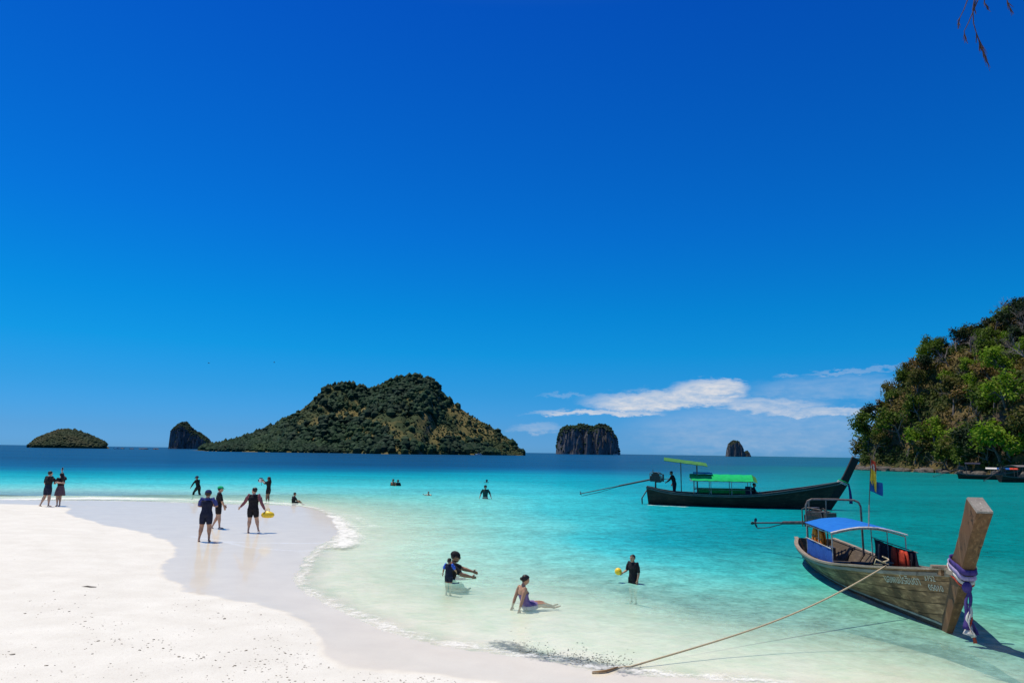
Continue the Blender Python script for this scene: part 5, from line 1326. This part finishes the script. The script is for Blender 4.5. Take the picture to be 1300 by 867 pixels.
pf, jf = person('person in black wetsuit with dusty pink sleeves walking away across wet sand', 319, 677, 1.60, 6, dict(ell=(-.20, .04, .66), wrl=(-.30, .08, .55), elr=(.18, -.02, .65), wrr=(.25, .03, .50), knl=(-.06, .01, .275), anl=(-.065, -.02, .045), knr=(.085, .05, .28), anr=(.13, .06, .06)), 1,
       [('wetsuit', M_BLACKS, [('torso', -1, 1.03), ('thigh', -1, .72)]), ('sleeve', M_PINKS, [('uarm', -1, 2), ('farm', -1, .95)])], 'short', head_dir=(-.8, .6, 0), voxel=.010, bulk=1.12)
def bag_b(e, mat):
    MB().loft([[Vector((rx * math.cos(a), ry * math.sin(a), z)) for a in np.linspace(0, 2 * math.pi, 18, endpoint=False)] for z, rx, ry in ((-.24, .12, .07), (-.22, .20, .11), (-.14, .245, .14), (-.07, .21, .12), (-.02, .10, .06), (0, .03, .03))]).build('bag_body', mat, e, True)
    MB().tube([(-.03, 0, 0), (-.06, 0, .05), (0, 0, .09), (.06, 0, .05), (.03, 0, 0)], .012, 6).build('handle', mat, e)
held('dry_bag', jf['wrr'] + Vector((.12, 0, -.04)), 'plump yellow dry bag carried by the person with pink sleeves', 'bag', bag_b, M_YELLOW)
pg, jg = person('person with long black hair in dark shorts lifting a camera, shin deep', 340, 634.5, 1.58, 82, dict(ell=(-.12, .11, .73), wrl=(-.04, .24, .83), elr=(.12, .11, .73), wrr=(.04, .24, .84), anl=(-.045, .03, .045), knl=(-.05, .03, .275), anr=(.05, -.02, .045)), 2, [('wetsuit', M_BLACKS, [('torso', -1, 1.03), ('uarm', -1, .95), ('thigh', -1, .6)])], 'long', fem=True)
def cam_b(e, mat):
    MB().box((0, 0, 0), (.20, .13, .22)).build('housing', mat, e); MB().tube([(0, .06, 0), (0, .15, 0)], .06, 12).build('lens', M_DARKP, e); MB().box((0, 0, .13), (.22, .1, .05)).build('top_plate', M_DARKP, e); MB().tube([(.06, -.02, -.1), (.09, -.02, -.3)], .012, 5).build('strap', M_DARKP, e)
held('camera_housing', (jg['wrl'] + jg['wrr']) / 2 + Vector((-.14, 0, .02)), 'white camera housing raised by the long haired person in the water', 'camera', cam_b, M_WHITEP, 1.43)
SIT = dict(pel=(0, 0, .07), wai=(0, -.02, .155), che=(0, -.02, .26), nec=(0, .0, .37), hea=(0, .02, .47), shl=(-.11, -.01, .345), shr=(.11, -.01, .345), hil=(-.052, .02, .06), hir=(.052, .02, .06), knl=(-.07, .22, .17), knr=(.07, .22, .17), anl=(-.06, .38, .05), anr=(.06, .38, .05), ell=(-.16, .06, .22), wrl=(-.10, .18, .20), elr=(.16, .06, .22), wrr=(.10, .18, .20), toel=(0, .9, .3), toer=(0, .9, .3))
person('small dark clothed person sitting in the shallow water by the wash', 373, 638, 1.35, -50, SIT, 0, [('wetsuit', M_BLACKS, SHORTY)], 'short')
# bathers further out
def standing_deep(label, px, py, above, face, J=None, **kw):
    """stands on the bed so that 'above' metres show over the water"""
    g = gp(px, py); dz = -bed_z(g.x, g.y); H = min(above + dz, 1.72) / .99
    return person(label, px, py, H, face, J, pos=g, lift=(above - (H * .99 - dz)), **kw)
standing_deep('bather in orange swimwear standing chest deep beside a friend', 499, 616.5, .58, 160, dict(ell=(-.18, .03, .68), wrl=(-.2, .1, .6)), skin=2, wear=[('swimsuit', M_ORNG, [('torso', .0, .75)])], hair='short')
standing_deep('dark haired bather in black chest deep next to the one in orange', 505, 616.5, .52, 200, None, skin=2, wear=[('wetsuit', M_BLACKS, SHORTY)], hair='bob')
standing_deep('lone swimmer in pale turquoise water with only head and shoulders showing', 544, 629, .27, 150, dict(ell=(-.22, .05, .77), wrl=(-.3, .1, .80), elr=(.22, .05, .77), wrr=(.3, .1, .80)), skin=1, wear=[], hair='short')
standing_deep('person in dark green top standing waist deep with arms hanging out', 616, 633, .86, 172, dict(ell=(-.19, .0, .65), wrl=(-.24, .05, .54), elr=(.18, .0, .65), wrr=(.21, .05, .53)), skin=1, wear=[('rash_vest', M_DARKG, [('torso', .1, 1.03), ('uarm', -1, .95)])], hair='short', hat=(M_BLACKS, None))
standing_deep('distant swimmer whose head shows above the water beyond the waist-deep bather', 618, 612.5, .30, 10, dict(ell=(-.2, .05, .76), wrl=(-.3, .12, .79)), skin=2, wear=[('wetsuit', M_BLACKS, SHORTY)], hair='short', hat=(M_NAVYC, None))
# adult and child in the shallows
M1 = dict(pel=(0, 0, .09), wai=(0, -.02, .17), che=(0, -.005, .275), nec=(0, .02, .385), hea=(0, .045, .485), shl=(-.11, .01, .36), shr=(.11, .01, .36), hil=(-.052, .02, .08), hir=(.052, .02, .08), knl=(-.19, .14, .07), knr=(.19, .14, .07), anl=(.02, .20, .03), anr=(-.02, .24, .03), ell=(-.15, .17, .30), wrl=(-.10, .31, .265), elr=(.15, .14, .265), wrr=(.10, .28, .225), toel=(.9, .3, .1), toer=(-.9, .3, .1))
person('bearded adult in sunglasses and black shirt sitting waist deep with one arm out', 573, 733, 1.70, -82, M1, 2, [('shirt', M_BLACKS, [('torso', -1, 1.03), ('uarm', -1, .8)]), ('beard', M_HAIR, [('head', -3, -.25)])], 'short', voxel=.009, hat=(M_BLACKS, None), glasses=True, lift=-.02, bulk=1.08)
standing_deep('child in navy swimsuit with royal blue sleeves standing in front of the bearded adult', 569.5, 739, .54, -25, dict(ell=(-.17, .0, .67), wrl=(-.21, .03, .56), elr=(.16, .06, .68), wrr=(.14, .16, .62)), skin=0, wear=[('swimsuit', M_NAVYS, [('torso', -1, 1.03), ('thigh', -1, .6)]), ('sleeve', M_BLUES, [('uarm', -1, .8)])], hair='bun', voxel=.007)
# woman leaning back
WO = dict(pel=(0, .03, .085), wai=(0, .0, .165), che=(0, -.03, .265), nec=(0, -.03, .375), hea=(0, .01, .470), shl=(-.105, -.045, .345), shr=(.105, -.045, .345), hil=(-.052, .05, .075), hir=(.052, .05, .075), knl=(-.05, .28, .095), knr=(.05, .27, .085), anl=(-.045, .50, .035), anr=(.045, .49, .03), ell=(-.13, -.10, .20), wrl=(-.13, -.15, .055), elr=(.13, -.10, .20), wrr=(.13, -.15, .055), toel=(-.1, .95, .25), toer=(.1, .95, .25))
person('person in purple swimsuit with dark hair bun leaning back in clear shallows', 666, 766.5, 1.28, -66, WO, 0, [('swimsuit', M_PURP, [('torso', -1, .66), ('thigh', -1, .62)])], 'bun', voxel=.008, fem=True, head_dir=(0, 1, -.18), curl=.15, lift=.0)
# child with ball
pk, jk = standing_deep('child in black rash suit standing in the water holding a yellow ball', 804, 740, .65, 128, dict(elr=(.14, .04, .66), wrr=(.17, .13, .61)), skin=0, wear=[('wetsuit', M_BLACKS, SHORTY)], hair='short', voxel=.008)
def ball_b(e, mat):
    b_ = MB(); b_.ball((0, 0, 0), .085, 20, 14); b_.build('ball_skin', mat, e, True); b_ = MB(); b_.tube([(0, -.08, 0), (0, -.095, 0)], .014, 8); b_.build('valve', mat, e)
held('toy_ball', jk['wrr'] + Vector((-.11, 0, .03)), 'small yellow ball in the hand of the child in the black suit', 'ball', ball_b, M_YELLOW)
# boat crew
person('boatman in dark clothes standing at the tiller of the green roofed boat', 0, 0, 1.62, math.degrees(far2.rotation_euler.z) + 75, dict(wai=(0, .02, .61), che=(0, .05, .71), nec=(0, .08, .815), hea=(0, .11, .91), shl=(-.11, .07, .79), shr=(.11, .07, .79), ell=(-.14, .15, .66), wrl=(-.12, .26, .58), elr=(.14, .06, .63), wrr=(.13, .12, .5)), 2, [('shirt', M_BLACKS, [('torso', .2, 1.03), ('uarm', -1, 2), ('farm', -1, .9)]), ('trousers', M_NAVYS, [('torso', -1, .3), ('thigh', -1, 2), ('shin', -1, .9)])], 'short', z=.42, pos=world_of(far2, (1.55, 0, .42)))
person('passenger in dark shirt seated under the front end of the green roof', 0, 0, 1.62, math.degrees(far2.rotation_euler.z) - 90, SIT, 2, [('shirt', M_NAVYS, TOP), ('shorts', M_BLACKS, SHORTS)], 'short', z=.54, pos=world_of(far2, (X1 + .1, -.1, .54)))
# ------------------------------------------------------------------ small things
rg = np.random.default_rng(77)
# shell and coral grit scattered on the dry sand
def pebbles(name, P, S, mat):
    VV, FF = [], []; b0 = 0
    T3 = [lumpy(80 + i, 1, .9, 1.9) for i in range(4)]
    for p, s in zip(P, S):
        v, f = T3[rg.integers(4)]; a = rg.uniform(0, 6.28); c, sn = math.cos(a), math.sin(a)
        q = v * np.array([1.3, .9, .45]) * s @ np.array([[c, sn, 0], [-sn, c, 0], [0, 0, 1]]) + p
        VV.append(q); FF.append(f + b0); b0 += len(v)
    o = mesh_obj(name, np.vstack(VV), np.vstack(FF), mat, None, True); o['kind'] = 'stuff'; return o
M_PEB = mat_var('coral_grit_mat', (.17, .145, .11), (.42, .38, .31), 22, .85, 0, (1, 1, 1), .2, 3, .4, .6, 'Object')
px = rg.uniform(-60, 620, 6000); py = 897 - np.abs(rg.normal(0, 75, 6000))
cl = fbm(px / 60, py / 22, 3, 8); ok = (py > 690) & (rg.random(6000) < smoothstep(cl, .42, .66) + .08)
P_, S_ = [], []
px, py = px[ok], py[ok]; z_ = np.full(len(px), .35)
for _ in range(3):
    G_ = np.array([gp(a_, b_, c_)[:] for a_, b_, c_ in zip(px, py, z_)]); z_, dw_, dd_ = bed(G_[:, 0], G_[:, 1])
for g_, zz_, d_ in zip(G_, z_, dd_):
    if d_ > .15 and len(P_) < 1300: P_.append((g_[0], g_[1], zz_ + .001)); S_.append(min(.034, .005 * (1 + rg.exponential(.75))))
pebbles('coral_grit', np.array(P_), np.array(S_), M_PEB)
# dark weed and shell drift in the wash
P_, S_ = [], []
q = rg.random(420); px = np.interp(q, [0, .4, 1], [655, 730, 800]) + rg.normal(0, 9, 420); py = np.interp(q, [0, .4, 1], [824, 838, 848]) - np.abs(rg.normal(0, 9, 420)) + rg.normal(0, 3, 420)
G_ = np.array([gp(a_, b_)[:] for a_, b_ in zip(px, py)]); z_ = bed(G_[:, 0], G_[:, 1])[0]
P_ = np.c_[G_[:, :2], z_ + .003]; S_ = rg.uniform(.004, .013, 420)
pebbles('weed_drift', np.array(P_), np.array(S_), mat_var('wet_weed_mat', (.018, .018, .014), (.10, .085, .06), 22, .6))
# stick on the sand
g = gp(112, 745, .3); z0 = bed_z(g.x, g.y); g = gp(112, 745, z0 + .01)
o = MB().tube([(-.14, 0, 0), (-.03, .02, .012), (.06, .0, .008), (.15, .03, .0)], [.009, .014, .012, .006], 6).build('driftwood_stick', M_BARK); o.location = g
tag(o, 'short dark driftwood stick lying on the dry white sand', 'stick')
# two far birds
for k, (px, py) in enumerate(((265, 461), (348, 460))):
    p = at_dist(px, py, 160); b_ = empty('bird', p, .4 * k)
    MB().loft([[Vector((x, r_ * math.cos(a), r_ * math.sin(a))) for a in np.linspace(0, 6.283, 8, endpoint=False)] for x, r_ in ((-.22, .01), (-.1, .05), (.05, .06), (.16, .035), (.22, .01))]).build('body', M_HAIR, b_, True)
    for s in (-1, 1): ribbon([(.03, s * .04, .02), (.05, s * .26, .12), (-.02, s * .52, .06)], [.14, .12, .03], Vector((0, -s * .3, 1)), .008).build('wing', M_HAIR, b_, True)
    tag(b_, 'tiny dark bird gliding in the blue sky above the wooded spur', 'bird', 'birds in the sky')
# casuarina reaching in from the right: trunk out of view, twig tips hanging into it
tree = empty('casuarina_tree', (9.5, 2.0, bed_z(9.5, 2.0) - .1)); B0 = Vector(tree.location)
tag(tree, 'casuarina tree whose drooping needle twigs hang in from the upper right', 'tree')
MB().tube([(0, 0, -.2), (-.1, .1, 2.0), (-.4, .5, 4.2), (-.6, .6, 7.0), (-.7, .5, 10.0)], [.22, .18, .15, .10, .03], 10).build('trunk', M_BARK, tree, True)
tips = [at_dist(1237, -12, 8.0), at_dist(1252, -30, 8.2), at_dist(1280, -25, 8.0)]
hub = tips[1] + Vector((.3, .1, .5))
lb = MB().tube([Vector((-.5, .55, 5.4)), (Vector((-.5, .55, 5.4)) + (hub - B0)) / 2 + Vector((0, 0, .5)), hub - B0], [.09, .06, .03], 7).build('limb', M_BARK, tree, True)
M_NEEDLE = mat_var('needle_twig_mat', (.045, .032, .03), (.10, .06, .055), 9, .8)
def twig(pts, leaf_from, nl, ln, seed):
    rr = np.random.default_rng(seed); mb = MB(); pts = [Vector(p) - B0 for p in pts]
    mb.tube(pts, [.009 * (1 - .6 * i / (len(pts) - 1)) for i in range(len(pts))], 5)
    for k in range(nl):
        q = rr.uniform(leaf_from, 1.0) * (len(pts) - 1); i = min(int(q), len(pts) - 2); p = pts[i].lerp(pts[i + 1], q - i)
        d = (pts[i + 1] - pts[i]).normalized() + Vector(rr.normal(size=3)) * .16; d.z -= .15; d.normalize()
        mb.tube([p, p + d * ln * rr.uniform(.5, 1)], [.006, .002], 4)
    return mb.build('twig', M_NEEDLE, tree)
A = lambda x, y, Y=8.0: at_dist(x, y, Y)
twig([hub, A(1238, -6), A(1235, 12), A(1236, 30), A(1240, 44), A(1246, 60), A(1254, 80)], .62, 44, .17, 1)
twig([hub, A(1242, -8), A(1238, 4), A(1237, 12)], .5, 14, .12, 2)
twig([hub, A(1232, -10), A(1224, 12), A(1218, 24), A(1217, 32)], .72, 14, .10, 3)
twig([hub, A(1240, 4), A(1230, 28), A(1224, 40), A(1225, 46)], .78, 14, .12, 4)
twig([hub, A(1250, -8), A(1250, 4), A(1253, 10)], .5, 16, .10, 5)
twig([hub, A(1277, -14), A(1279, 2), A(1284, 14)], .4, 22, .12, 6)
